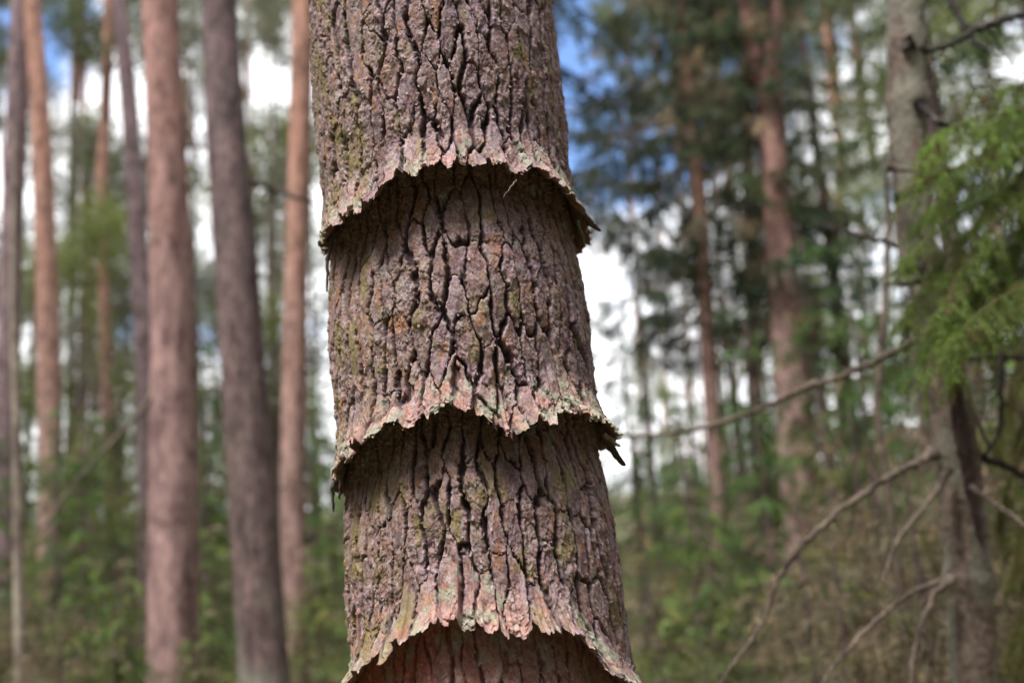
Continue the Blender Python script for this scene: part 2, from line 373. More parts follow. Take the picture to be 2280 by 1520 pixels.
def sleeve(k):
    th = TH
    nu = len(th)
    s_lo = rim_s(k, th) if k < 3 else np.full(nu, S_BOT)
    s_hi = (smooth_rim(k - 1, th) + 0.055) if k > 0 else np.full(nu, S_TOP)
    nv = [560, 300, 275, 330][k]
    if k == 3: nv = 190
    t = np.linspace(0, 1, nv)[:, None]
    T, S = np.broadcast_to(th, (nv, nu)), s_hi + (s_lo - s_hi) * t
    lo_sm = smooth_rim(k, th) if k < 3 else s_lo
    dn = S - s_lo
    up = (smooth_rim(k - 1, th) - S) if k > 0 else np.full(S.shape, 9.0)
    u = T * U0; v = S
    h, c, cid, e1, e2, rough, w, gro = bark_field(u, v, k, dn, up)
    sd = 5000 + 77 * k
    if k < 3:                                  # the rim: freshly split layers, pink-tan, with pale green lichen
        lip = 1 - sstep(0.018, 0.052, dn + 0.046 * (fbm(u / 0.016, v / 0.05, sd + 9, 3) - 0.5))
        lip *= 0.22 + 0.78 * sstep(0.36, 0.56, fbm(u / 0.024, v * 0, sd + 10, 3))
        rp = fbm(u / 0.012 + dn * 30, dn / 0.0048 + 1.6 * fbm(u / 0.008, u * 0, sd + 1, 2), sd + 2, 3) * 5
        rf = rp - np.floor(rp)
        h = h * (1 - 0.25 * lip) + lip * (0.0027 * (np.floor(rp) - 2.5 + sstep(0.75, 1.0, rf)) * np.exp(-np.maximum(dn, 0) / 0.016))
        lay = rnd_id((np.floor(rp) + cid % 997 * 17).astype(np.int64), sd + 3)
        fresh = np.array([0.345, 0.200, 0.165]) * (0.66 + 0.65 * lay)[..., None] + (fbm(u / 0.004, v / 0.004, sd + 4, 3) - 0.5)[..., None] * 0.16
        fm = lip * sstep(0.26, 0.44, fbm(u / 0.010, v / 0.022, sd + 5, 4)) * (1 - 0.75 * gro)
        c = c + fm[..., None] * (fresh - c) * 0.80
        gl = sstep(0.05, 0.4, lip) * sstep(0.52, 0.62, fbm(u / 0.013 + 4, v / 0.013, sd + 6, 4) + 0.10 * sstep(35, 60, np.abs(np.degrees(T)))) * (1 - 0.3 * gro)
        lich = np.array([0.265, 0.285, 0.210]) * (0.6 + 0.8 * fbm(u / 0.0024, v / 0.0024, sd + 7, 3))[..., None]
        c = c + gl[..., None] * (lich - c) * 0.68
        h += gl * 0.0012 * (fbm(u / 0.0022, v / 0.0022, sd + 8, 2) - 0.3)
    if k > 0:                                  # bark that was sheltered by the skirt above: reddish, fibrous, finely scaled
        amt = np.exp(-np.maximum(up, 0) / (0.05 if k < 3 else 0.12)) * 0.9
        fib = fbm(u / 0.0030 + 3 * fbm(u / 0.009, v / 0.006, sd + 31, 2), v / 0.0034, sd + 30, 3)
        red = np.array([0.140, 0.072, 0.060]) * (0.30 + 0.8 * fib + 0.6 * fbm(u / 0.0016, v / 0.0016, sd + 37, 2))[..., None]
        if k == 3: red = 1.55 * red * (1 + np.array([0.75, -0.10, -0.25]) * (sstep(0.4, 0.6, fbm(u / 0.05, v / 0.06, sd + 33, 3)) * sstep(0.05, -0.1, u) + 0.25)[..., None])
        curl = sstep(0.60, 0.70, fbm(u / 0.0030 + 2, v / 0.0022, sd + 38, 3))
        red = red + curl[..., None] * (np.array([0.30, 0.20, 0.165]) - red) * 0.55
        h = h + amt * curl * 0.0009
        c = c + amt[..., None] * (red - c) * 0.85
        h = h * (1 - (0.25 if k < 3 else 0.6) * amt) + amt * (0.0034 * (np.abs(fib - 0.5) * 2 - 0.3) + 0.0022 * (fbm(u / 0.007, v / 0.0055, sd + 36, 3) - 0.5))
        gp = sstep(0.66, 0.74, fbm(u / 0.018, v / 0.02, sd + 34, 4)) * np.exp(-np.maximum(up, 0) / 0.09)
        c = c + gp[..., None] * (np.array([0.27, 0.28, 0.235]) - c) * 0.55
    r = radius_line(k, S, T, dn, up) + h
    r[:, -1] = r[:, 0]
    P = axis_point(S, T, r)
    rows = nv
    if k < 3:                                  # the underside of the skirt, running back up inside to the next sleeve
        r_rim = r[-1]; ex = []; cx = []
        thick = 0.0018 + 0.003 * vnoise(th * U0 / 0.006, th * 0, sd + 40)
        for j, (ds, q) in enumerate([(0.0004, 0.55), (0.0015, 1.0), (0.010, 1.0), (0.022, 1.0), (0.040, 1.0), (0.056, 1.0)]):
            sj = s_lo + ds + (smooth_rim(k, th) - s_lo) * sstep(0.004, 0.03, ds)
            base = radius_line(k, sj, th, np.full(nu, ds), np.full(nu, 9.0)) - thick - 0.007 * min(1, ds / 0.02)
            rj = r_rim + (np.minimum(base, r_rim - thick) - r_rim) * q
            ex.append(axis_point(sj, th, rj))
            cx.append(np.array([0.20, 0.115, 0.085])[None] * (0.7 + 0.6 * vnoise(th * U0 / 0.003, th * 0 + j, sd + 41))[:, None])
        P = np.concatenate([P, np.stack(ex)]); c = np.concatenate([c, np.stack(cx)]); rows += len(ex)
    V = P.reshape(-1, 3)
    idx = np.arange(rows * nu).reshape(rows, nu)
    F = np.stack([idx[:-1, :-1], idx[1:, :-1], idx[1:, 1:], idx[:-1, 1:]], -1).reshape(-1, 4)
    # cells -> plates
    cidf = np.full((rows, nu), -1, dtype=np.int64); cidf[:nv] = cid
    groove = np.zeros((rows, nu), dtype=bool); groove[:nv] = e1 < w * 0.45
    fc = cidf.reshape(-1)[F]; same = (fc == fc[:, :1]).all(1) & (fc[:, 0] >= 0) & ~groove.reshape(-1)[F].all(1)
    lab = np.where(same, fc[:, 0], -1)
    dnf = np.full((rows, nu), 9.0); dnf[:nv] = dn
    return dict(V=V, F=F, col=np.clip(c.reshape(-1, 3), 0.012, 0.75), lab=lab, dn=dnf.reshape(-1), th=np.broadcast_to(th, (rows, nu)).reshape(-1), nv=nv, nu=nu, rows=rows)

BASE = TA - AX * (TA[2] + 0.05) / AX[2]
pine = thing('pine_tree', 'thick pine trunk in sharp focus with three flared ragged skirts of lifted bark', 'tree', BASE)
def hang(o): o.location = -Vector(BASE)        # meshes are written in world coordinates
def build_pine():
    keep, trunk_sel = [], []
    for k in range(4):
        d = sleeve(k); V, F, lab = d['V'], d['F'], d['lab']
        cen = F[:, 0]
        px, py = project(V)
        info = []
        order = np.argsort(lab, kind='stable'); ls = lab[order]
        st = np.flatnonzero(np.r_[True, ls[1:] != ls[:-1]]); en = np.r_[st[1:], len(ls)]
        for a, b in zip(st, en):
            if ls[a] < 0 or b - a < 60: continue
            fi = order[a:b]; vi = F[fi, 0]
            th0 = d['th'][vi].mean(); x0, y0 = px[vi].mean(), py[vi].mean()
            if abs(th0) > radians(88) or not (-30 < y0 < 1550): continue
            area = (b - a)
            lip = k < 3 and d['dn'][vi].mean() < 0.034
            info.append((area, lip, fi))
        keep.append((d, info))
    plates = sorted([(a, k, j) for k, (d, info) in enumerate(keep) for j, (a, lip, fi) in enumerate(info) if not lip], reverse=True)[:290]
    chosen = set((k, j) for a, k, j in plates)
    for k, (d, info) in enumerate(keep):
        V, F, colr = d['V'], d['F'], d['col']
        used = np.zeros(len(F), dtype=bool)
        skirt = None
        if k < 3:
            zone = (d['dn'][F].min(1) < 0.030) | (np.arange(len(F)) >= (d['nv'] - 1) * (d['nu'] - 1))
        for j, (a, lip, fi) in enumerate(info):
            if lip: used[fi] = True
            elif (k, j) in chosen:
                used[fi] = True
                o = link('bark_plate', sub_mesh('bark_plate', V, F, colr, fi), pine, M_BARK); hang(o)
        if k < 3:
            sel = zone & ~used
            skirt = link('bark_skirt', sub_mesh('bark_skirt', V, F, colr, sel), pine, M_BARK); hang(skirt)
            skirt['label'] = ['topmost flared skirt of lifted bark, a smooth arch', 'middle flared skirt of lifted bark with a long hanging tongue', 'lowest flared skirt of lifted bark, widest at its sides'][k]
            used |= sel
            for j, (a, lip, fi) in enumerate(info):
                if lip: link('bark_flake', sub_mesh('bark_flake', V, F, colr, fi), skirt, M_BARK)
        t = link('trunk', sub_mesh('trunk', V, F, colr, ~used), pine, M_BARK); hang(t)
        # curled shreds that stand off the surface
        r = np.random.default_rng(60 + k); nu = d['nu']
        vi = r.integers(0, d['nv'] * nu, 9000); vi = vi[np.abs(d['th'][vi]) < radians(100)]
        px, py = project(V[vi]); vi = vi[(py > -20) & (py < 1540)][:1500]; m = len(vi)
        rad = unit_rows((V[vi] - TA) - ((V[vi] - TA) @ AX)[:, None] * AX); tan = np.cross(AX, rad)
        ang = r.normal(0, 0.5, m)[:, None]; down = -AX * np.cos(ang) + tan * np.sin(ang); side = np.cross(down, rad)
        L = r.uniform(0.0020, 0.0060, (m, 1)); W = r.uniform(0.0006, 0.0018, (m, 1)); lift = r.uniform(0.10, 0.50, (m, 1))
        ring = []
        for q in (0.0, 0.4, 0.75, 1.0):
            c0 = V[vi] - rad * 0.0004 + down * L * q + rad * L * lift * q ** 1.7; w_ = W * (1 - 0.55 * q * r.random((m, 1)))
            ring += [c0 - side * w_, c0 + side * w_]
        VV = np.stack(ring, 1).reshape(-1, 3); b0 = np.arange(m)[:, None] * 8
        FF = np.concatenate([b0 + np.array([2 * q, 2 * q + 1, 2 * q + 3, 2 * q + 2]) for q in range(3)])
        cc = np.repeat(np.clip(colr[vi] * r.uniform(0.6, 1.25, (m, 1)) + r.uniform(-0.01, 0.035, (m, 1)) * np.array([1, 0.8, 0.72]), 0.02, 0.6), 8, 0)
        t = link('bark_shred', mesh_np('bark_shred', VV, FF, cc), pine, M_BARK); hang(t); t['kind'] = 'stuff'
    # torn strips hanging from the skirts' ends
    def strip(px, w, colr, n=14):
        P = np.array([at(x, y, Y) for x, y, Y in px]); q = np.linspace(0, len(P) - 1, n)
        C = np.stack([np.interp(q, np.arange(len(P)), P[:, i]) for i in range(3)], -1)
        r = np.random.default_rng(int(px[0][0])); C[1:] += r.normal(size=(n - 1, 3)) * 0.0006
        ww = w * np.interp(np.linspace(0, 1, n), [0, 0.5, 0.9, 1], [1, 0.8, 0.5, 0.15]) * r.uniform(0.7, 1.2, n)
        T = unit_rows(np.gradient(C, axis=0)); S = unit_rows(np.cross(T, np.array([0.5, 0.9, 0.1]))); D = np.cross(T, S) * 0.0012
        S = S * ww[:, None] / 2
        V = np.stack([C - S - D, C + S - D * 0.4, C + S + D, C - S + D * 0.6], 1).reshape(-1, 3)
        i = np.arange(n - 1)[:, None] * 4
        F = np.concatenate([i + np.array([a, b, b + 4, a + 4]) for a, b in ((0, 1), (1, 2), (2, 3), (3, 0))])
        cv = np.array(colr)[None] * r.uniform(0.6, 1.3, (len(V), 1))
        o = link('torn_strip', mesh_np('torn_strip', V, F, cv), pine, M_BARK); hang(o)
    B, G = (0.075, 0.052, 0.046), (0.27, 0.20, 0.17)
    strip([(1340, 965, 1.10), (1362, 1000, 1.11), (1392, 1038, 1.12)], 0.013, B)
    strip([(1345, 965, 1.09), (1366, 985, 1.10), (1380, 994, 1.11)], 0.006, G)
    strip([(752, 1050, 1.09), (741, 1085, 1.10), (742, 1138, 1.11)], 0.008, B)
    strip([(768, 1035, 1.08), (758, 1075, 1.09), (756, 1112, 1.10)], 0.007, B)
    strip([(1290, 470, 1.09), (1318, 500, 1.10), (1336, 514, 1.11)], 0.010, B)
    strip([(1285, 490, 1.08), (1297, 525, 1.09), (1300, 552, 1.10)], 0.005, (0.13, 0.14, 0.11))
    strip([(738, 530, 1.08), (729, 580, 1.09), (727, 650, 1.10)], 0.006, B)
    strip([(1160, 1385, 0.985), (1175, 1400, 0.98), (1180, 1425, 0.975)], 0.003, G)
    strip([(1150, 400, 0.985), (1132, 425, 0.98), (1120, 440, 0.98)], 0.0012, G)
    # the stem above and below the part in view
    th = np.linspace(-pi, pi, 161)
    for s0, s1, n in ((S_TOP - 0.01, 11.0, 560), (-TA[2] - 0.2, S_BOT + 0.01, 220)):
        s = np.linspace(s1, s0, n); S, T = np.meshgrid(s, th, indexing='ij')
        u, v = T * U0, S
        h, c, *_ = bark_field(u, v, 9, v * 0 + 9, v * 0 + 9)
        r = (R_BASE - 0.004) * np.interp(S, [-1.7, -1.2, -0.3, 0, 1.2, 11], [1.6, 1.12, 1.025, 1.0, 1.0, 0.45]) + h
        r[:, -1] = r[:, 0]
        i = np.arange(n * 161).reshape(n, 161)
        F = np.stack([i[:-1, :-1], i[1:, :-1], i[1:, 1:], i[:-1, 1:]], -1).reshape(-1, 4)
        t = link('trunk', mesh_np('trunk', axis_point(S, T, r).reshape(-1, 3), F, np.clip(c.reshape(-1, 3), 0.012, 0.7)), pine, M_BARK); hang(t)
build_pine()
# ------------------------------------------------------------------ builders for the wood behind
RNG = np.random.default_rng(7)
def unit(v): return v / (np.linalg.norm(v, axis=-1, keepdims=True) + 1e-9)
def tube_np(P, R, n=8, bump=0.0, seed=0, caps=True):
    """quads round a polyline P with radii R"""
    P = np.asarray(P, float); R = np.asarray(R, float); m = len(P)
    T = unit(np.gradient(P, axis=0))
    ref = np.array([0.31, 0.9, 0.17]); A = unit(np.cross(T, ref)); B = np.cross(T, A)
    a = np.linspace(0, 2 * pi, n, endpoint=False)
    rr = np.broadcast_to(R[:, None], (m, n)).copy()
    if bump > 0:
        s = np.cumsum(np.r_[0, np.linalg.norm(np.diff(P, axis=0), axis=1)])
        rr *= 1 + bump * (fbm(np.broadcast_to(np.cos(a) * 2.2 + 5, (m, n)) + 2 * np.sin(a), np.broadcast_to(s[:, None] / (R.mean() * 4), (m, n)) + np.sin(a), seed, 3) - 0.5)
    V = P[:, None] + rr[..., None] * (np.cos(a)[None, :, None] * A[:, None] + np.sin(a)[None, :, None] * B[:, None])
    i = np.arange(m * n).reshape(m, n); j = np.roll(i, -1, 1)
    F = np.stack([i[:-1], j[:-1], j[1:], i[1:]], -1).reshape(-1, 4)
    return V.reshape(-1, 3), F
def tri_of(F): return np.concatenate([F[:, [0, 1, 2]], F[:, [0, 2, 3]]])
class Tri:                                      # collects triangles with a colour per vertex into one mesh
    def __init__(s): s.V, s.F, s.C, s.n = [], [], [], 0
    def add(s, V, F, c):
        s.V.append(V); s.F.append(F + s.n); s.n += len(V)
        c = np.asarray(c, float); s.C.append(np.broadcast_to(c, (len(V), 3)) if c.ndim == 1 else c)
    def tube(s, P, R, c, n=4):
        V, F = tube_np(P, R, n); s.add(V, tri_of(F), c)
    def blades(s, base, d, w, c, rng):
        """one slim triangle per base point, d = direction * length"""
        k = len(base); side = unit(np.cross(d, rng.normal(size=(k, 3)))) * (np.asarray(w).reshape(-1, 1) / 2)
        V = np.stack([base - side, base + side, base + d], 1).reshape(-1, 3)
        s.add(V, np.arange(3 * k).reshape(k, 3), np.repeat(c, 3, axis=0) if np.ndim(c) == 2 else c)
    def mesh(s, name):
        return mesh_np(name, np.concatenate(s.V), np.concatenate(s.F), np.concatenate(s.C), smooth=False)
def smooth_line(pts, n):
    """Catmull-Rom through the points"""
    p = np.asarray(pts, float); m = len(p)
    if m == 2: return p[0] + (p[1] - p[0]) * np.linspace(0, 1, n)[:, None]
    q = np.vstack([2 * p[0] - p[1], p, 2 * p[-1] - p[-2]])
    t = np.linspace(0, m - 1 - 1e-6, n); i = t.astype(int); f = (t - i)[:, None]
    a, b, c, d = q[i], q[i + 1], q[i + 2], q[i + 3]
    return 0.5 * (2 * b + (c - a) * f + (2 * a - 5 * b + 4 * c - d) * f ** 2 + (3 * b - a - 3 * c + d) * f ** 3)

def pine_crown(seed, H=6.0, Rm=1.9, clumps=170, blades=70, big=1.15):
    """limbs and needle clumps of a tall pine; origin at the crown's foot"""
    r = np.random.default_rng(seed); t = Tri()
    t.tube([(0, 0, -0.3), (0.05, 0, H * 0.5), (0, 0.05, H)], [0.09, 0.06, 0.01], (0.25, 0.12, 0.07), 5)
    tips = []
    for i in range(int(clumps / 6)):
        z = H * (0.02 + 0.93 * r.random() ** 0.8); az = r.random() * 2 * pi
        L = Rm * (0.5 + 0.6 * r.random()) * (1 - 0.65 * (z / H) ** 2)
        d = np.array([cos(az), sin(az), 0.25 + 0.3 * r.random()])
        P = np.array([[0, 0, z]]) + np.linspace(0, 1, 4)[:, None] * d * L + np.array([0, 0, -0.25 * L]) * np.linspace(0, 1, 4)[:, None] ** 2
        t.tube(P, np.linspace(0.03, 0.008, 4), (0.20, 0.11, 0.07), 3)
        for k in range(6):
            q = 0.45 + 0.55 * r.random(); tips.append(np.array([0, 0, z]) + d * L * q + r.normal(size=3) * (0.18, 0.18, 0.12))
    tips = np.array(tips); k = len(tips)
    base = np.repeat(tips, blades, 0) + r.normal(size=(k * blades, 3)) * 0.14
    d = unit(r.normal(size=(k * blades, 3)) + (0, 0, 0.35)) * (0.10 + 0.09 * r.random((k * blades, 1))) * big
    tone = np.repeat(r.random((k, 1)), blades, 0) * 0.7 + 0.3 * r.random((k * blades, 1))
    c = np.array([0.065, 0.088, 0.042]) * (1 - tone) + np.array([0.16, 0.185, 0.08]) * tone
    t.blades(base, d, 0.022 * big, c, r)
    return t.mesh('pine_crown')

def loose_crown(seed, z0=1.0, z1=8.5, Rm=1.7, clumps=95, blades=60, size=0.085, tone=((0.080, 0.105, 0.045), (0.19, 0.215, 0.085))):
    """thin, gappy crown of a half-grown tree: upswept twigs with loose clumps of foliage; origin at its foot"""
    r = np.random.default_rng(seed); t = Tri(); tips = []
    for i in range(int(clumps / 5)):
        q = r.random(); z = z0 + (z1 - z0) * q; az = r.random() * 2 * pi
        L = Rm * (0.35 + 0.75 * r.random()) * (1 - 0.55 * q)
        d = np.array([cos(az), sin(az), 0.15 + 0.35 * r.random()])
        w = np.linspace(0, 1, 5)[:, None]
        t.tube(np.array([[0, 0, z]]) + w * d * L + np.array([0, 0, -0.2 * L]) * w ** 2, np.linspace(0.014, 0.004, 5), (0.15, 0.105, 0.08), 3)
        for k in range(5): tips.append(np.array([0, 0, z]) + d * L * (0.35 + 0.65 * r.random()) + r.normal(size=3) * (0.13, 0.13, 0.16))
    tips = np.array(tips); k = len(tips)
    base = np.repeat(tips, blades, 0) + r.normal(size=(k * blades, 3)) * (0.15, 0.15, 0.17)
    d = unit(r.normal(size=(k * blades, 3)) + (0, 0, -0.25)) * size * (0.7 + 0.6 * r.random((k * blades, 1)))
    m = np.repeat(r.random((k, 1)), blades, 0) * 0.65 + 0.35 * r.random((k * blades, 1))
    m = np.clip(m * 1.3 - 0.1, 0, 1.15)
    t.blades(base, d, size * 0.3, np.array(tone[0]) * (1 - m) + np.array(tone[1]) * m, r)
    return t.mesh('loose_crown')

def spruce_crown(seed, z0, z1, L0, L1, tone=((0.045, 0.070, 0.030), (0.115, 0.155, 0.055)), dead=0.15, step=0.33, nb=5, dens=1.0, hang=1.0, droop=0.35, blade=0.045):
    """whorls of drooping boughs with hanging branchlets, between heights z0 and z1; origin at the tree's foot"""
    r = np.random.default_rng(seed); t = Tri()
    B, D, C = [], [], []
    z = z0
    tone = np.array(tone); deadc = np.array([0.36, 0.285, 0.18])
    while z < z1:
        f = (z - z0) / max(z1 - z0, 1e-6); Lz = L0 + (L1 - L0) * f
        for b in range(nb):
            az = r.random() * 2 * pi; L = Lz * (0.6 + 0.6 * r.random())
            dr = droop * (0.6 + 0.8 * r.random()); up = 0.18 * r.random()
            q = np.linspace(0, 1, 7)
            P = np.stack([cos(az) * L * q, sin(az) * L * q, z + 0.12 * r.normal() + L * (up * q - dr * q ** 2 + 0.16 * q ** 4)], -1)
            P[:, :2] += np.cumsum(r.normal(size=(7, 2)), 0) * 0.012 * L
            t.tube(P, np.linspace(0.006 + 0.006 * L, 0.002, 7), (0.10, 0.075, 0.055), 3)
            isdead = r.random() < dead
            nbr = max(4, int(L / 0.045 * dens))
            qq = np.clip(0.18 + 0.82 * r.random(nbr) ** 0.85, 0, 1)
            O = np.stack([np.interp(qq, q, P[:, i]) for i in range(3)], -1)
            lat = np.array([-sin(az), cos(az), 0]) * np.sign(r.normal(size=(nbr, 1)))
            out = np.array([cos(az), sin(az), 0])
            dl = unit(lat * (0.5 + 0.5 * r.random((nbr, 1))) + out * (0.35 + 0.3 * r.random((nbr, 1))) + np.array([0, 0, -1]) * hang * (0.25 + 1.3 * r.random((nbr, 1)))) \
                * (0.09 + 0.26 * r.random((nbr, 1))) * (1.15 - 0.75 * qq[:, None]) * min(1.2, 0.5 + L * 0.6)
            ns = 9 if not isdead else 4
            w = np.linspace(0.06, 1, ns)
            bb = (O[:, None] + dl[:, None] * w[None, :, None]).reshape(-1, 3)
            bb[:, 2] -= np.tile(w ** 2, nbr) * 0.03
            k = len(bb)
            dd = unit(np.repeat(unit(dl), ns, 0) * 0.9 + r.normal(size=(k, 3)) * 0.55) * blade * (0.7 + 0.6 * r.random((k, 1)))
            m = (0.15 + 0.5 * r.random() + 0.35 * r.random((k, 1)))
            cc = tone[0] * (1 - m) + tone[1] * m
            if isdead: cc = deadc * (0.5 + 0.8 * r.random((k, 1)))
            cc = cc * (0.45 + 1.05 * r.random()) * (1 + (r.random() - 0.5) * np.array([0.35, -0.05, -0.3]))
            B.append(bb); D.append(dd); C.append(cc)
            if isdead or r.random() < 0.25:
                for i in range(0, nbr, 1 if isdead else 3): t.tube([O[i], O[i] + dl[i] * 0.6, O[i] + dl[i] * 1.2 + (0, 0, -0.03)], [0.003, 0.002, 0.001], deadc * (0.35 + 0.8 * r.random()) if isdead else (0.13, 0.105, 0.07), 3)
        z += step * (0.7 + 0.6 * r.random())
    B = np.concatenate(B); D = np.concatenate(D); C = np.concatenate(C)
    t.blades(B, D, blade * 0.26, C, r)
    return t.mesh('spruce_crown')

CROWN = [pine_crown(11), pine_crown(12, 7.0, 2.2, 170), pine_crown(13, 5.0, 1.5, 120)]
def depth_of(P): return float((np.asarray(P) - EYE) @ FWD)
def stem(name, label, pix, Y, mat, top=13.0, group=None, crown=None, seg=22, bump=0.10, cat='tree', cs=1.0):
    """a tree whose stem passes the photo points (x, y, width) at distance Y; goes on down to the ground and up to the height 'top'"""
    P = [at(x, y, Y) for x, y, w in pix]; R = [w / 2 / FPX * depth_of(p) for p, (x, y, w) in zip(P, pix)]
    d0 = P[0] - P[1]; d0 /= d0[2]                       # first entry is the uppermost
    d0[:2] *= 0.5
    d1 = P[-1] - P[-2]; d1 /= -d1[2]; d1[:2] *= 0.4
    up = [P[0] + d0 * (top - P[0][2]) * q for q in (1, 0.66, 0.33)]
    upr = [R[0] * q for q in (0.3, 0.62, 0.85)]
    foot = P[-1] + d1 * max(0.05, P[-1][2])
    zf = gz(foot[0], foot[1]); foot[2] = zf - 0.1
    pts = up + P + [foot]; rad = upr + R + [R[-1] * 1.35]
    n = 70; q = smooth_line([np.r_[p, r] for p, r in zip(pts, rad)], n)
    root = thing(name, label, cat, (foot[0], foot[1], zf), group)
    V, F = tube_np(q[:, :3], np.maximum(q[:, 3], 0.004), seg, bump, seed=int(abs(pix[0][0])) + 3)
    o = link('trunk', mesh_np('trunk', V, F), root, mat); o.location = -Vector(root.location)
    if crown is not None and Y > 12:               # nearer crowns are far above the picture
        c = link('crown', CROWN[crown % 3], root, M_LEAF); t = up[0] - np.array(root.location)
        c.location = (t[0], t[1], t[2] - 4.6 * cs); c.rotation_euler.z = pix[0][0] * 0.7; c.scale = (cs, cs, cs)
    return root
def branch_part(root, pix, Y, mat, name='dead_branch', n=14, seg=6, dY=0.0, twigs=True):
    P = [at(x, y, Y + dY * i / max(1, len(pix) - 1)) for i, (x, y, w) in enumerate(pix)]
    R = [(0.84 if name == 'dead_branch' else 1.0) * w / 2 / FPX * depth_of(p) for p, (x, y, w) in zip(P, pix)]
    q = smooth_line([np.r_[p, r] for p, r in zip(P, R)], max(n, 6 * len(pix)))
    rg = np.random.default_rng(int(abs(pix[0][0] * 7 + pix[0][1])))
    rm = q[:, 3].mean(); q[2:-1, :3] += rg.normal(size=(len(q) - 3, 3)) * rm * 0.28
    q[:, 3] *= 1 + 0.9 * np.exp(-np.arange(len(q)) / 1.6) if name == 'dead_branch' else 1
    VV, FF, nn = [], [], 0
    V, F = tube_np(q[:, :3], np.maximum(q[:, 3], 0.0008), seg, 0.45, seed=int(pix[0][0] + pix[0][1])); VV.append(V); FF.append(F); nn += len(V)
    Lb = np.linalg.norm(np.diff(q[:, :3], axis=0), axis=1).sum()
    for i in range(int(min(9, Lb / (rm * 16))) if twigs else 0):
        a = int(rg.uniform(0.15, 0.95) * (len(q) - 2)); t0 = unit(q[a + 1, :3] - q[a, :3]); ln = rm * rg.uniform(5, 26)
        d = unit(t0 * 0.6 + rg.normal(size=3) * 0.6 + (0, 0, -0.25)); w = np.linspace(0, 1, 5)[:, None]
        S = q[a, :3] + d * ln * w + rg.normal(size=(5, 3)) * w * ln * 0.06 + np.array([0, 0, -0.25 * ln]) * w ** 2
        V, F = tube_np(S, np.linspace(0.32, 0.12, 5) * max(q[a, 3], rm * 0.6), 4); VV.append(V); FF.append(F + nn); nn += len(V)
    o = link(name, mesh_np(name, np.concatenate(VV), np.concatenate(FF)), root, mat); o.location = -Vector(root.location)
    return o

# ---- the stems on the left
G_LEFT = 'tall stems behind the pine, to its left'
stem('pine_tree', 'slim purple-brown stem nearest the left edge of the picture', [(50, -30, 42), (38, 250, 44), (25, 560, 46), (14, 900, 48), (5, 1250, 50)], 9.0, M_PURPLE, crown=0, group=G_LEFT)
stem('pine_tree', 'slim orange-pink pine stem, second from the left edge', [(70, -30, 34), (86, 200, 38), (100, 500, 44), (108, 800, 48), (114, 1150, 52)], 8.8, M_ORANGE, crown=1, group=G_LEFT)
stem('pine_tree', 'very thin bright orange stem left of the two thick pink ones', [(242, -10, 18), (234, 250, 22), (226, 450, 24), (236, 800, 26), (245, 1250, 30)], 14.0, M_ORANGE, crown=2, group=G_LEFT)
stem('pine_tree', 'purple-grey stem standing close along the left side of the thick pink pine', [(262, -20, 30), (285, 200, 36), (302, 450, 36), (322, 800, 42), (328, 1100, 42), (332, 1500, 46)], 10.0, M_PURPLE, crown=0, group=G_LEFT)
T5 = stem('pine_tree', 'thick pink-brown pine stem, the widest one left of the flared trunk', [(356, -30, 76), (366, 200, 80), (378, 500, 86), (387, 850, 98), (388, 1150, 108), (386, 1540, 112)], 5.5, M_PINK, crown=1, group=G_LEFT, seg=32)
T6 = stem('spruce_tree', 'dark purple-brown leaning spruce stem with lichen at its foot', [(487, -30, 76), (498, 200, 82), (515, 450, 88), (537, 750, 96), (558, 1050, 102), (590, 1540, 114)], 5.0, M_SPRUCE, crown=2, group=G_LEFT, seg=32)
T7 = stem('pine_tree', 'straight red-orange pine stem half hidden by the left edge of the flared trunk', [(676, -30, 48), (668, 300, 50), (660, 600, 50), (656, 850, 54), (652, 1100, 56), (660, 1350, 50), (668, 1540, 48)], 8.3, M_ORANGE, crown=0, group=G_LEFT)
stem('birch_sapling', 'thin pale grey sapling stem low at the left edge', [(30, 700, 14), (36, 900, 18), (40, 1200, 22), (44, 1540, 26)], 5.0, M_PALE, top=4.0, seg=12, cat='sapling')
stem('pine_tree', 'faint thin far stem between the two orange stems at left', [(186, 350, 12), (186, 600, 14), (182, 850, 16), (180, 1000, 18)], 26.0, M_ORANGE, top=17, crown=None, seg=10, cs=1.2)
stem('pine_tree', 'faint grey-brown far stem low between the orange stem and the left edge', [(158, 500, 14), (160, 800, 18), (160, 1150, 24)], 22.0, M_PURPLE, top=17, crown=None, seg=10, cs=1.2)
branch_part(T5, [(345, 872, 15), (300, 930, 13), (215, 1020, 11), (140, 1110, 9), (82, 1195, 7)], 5.45, M_TWIG, dY=-0.4)
branch_part(T6, [(540, 392, 20), (590, 415, 16), (640, 432, 13), (700, 455, 9)], 5.0, M_TWIG, dY=0.3)

def stubs(root, spots, Y, mat):
    for x, y, side, ln in spots:
        o = branch_part(root, [(x, y, 9), (x + side * ln * 0.5, y - ln * 0.12, 7), (x + side * ln, y - ln * 0.1 + 6, 4)], Y, mat, name='branch_stub', n=8, seg=6, twigs=False)
stubs(T5, [(405, 330, 1, 40), (345, 610, -1, 34), (428, 760, 1, 46), (340, 1130, -1, 40), (438, 1290, 1, 34)], 5.5, M_TWIG)
stubs(T6, [(462, 330, -1, 42), (560, 620, 1, 50), (490, 870, -1, 44), (606, 1090, 1, 44), (510, 1180, -1, 50)], 5.0, M_TWIG)
stubs(T7, [(636, 240, -1, 36), (690, 520, 1, 26), (628, 900, -1, 40)], 8.3, M_TWIG)

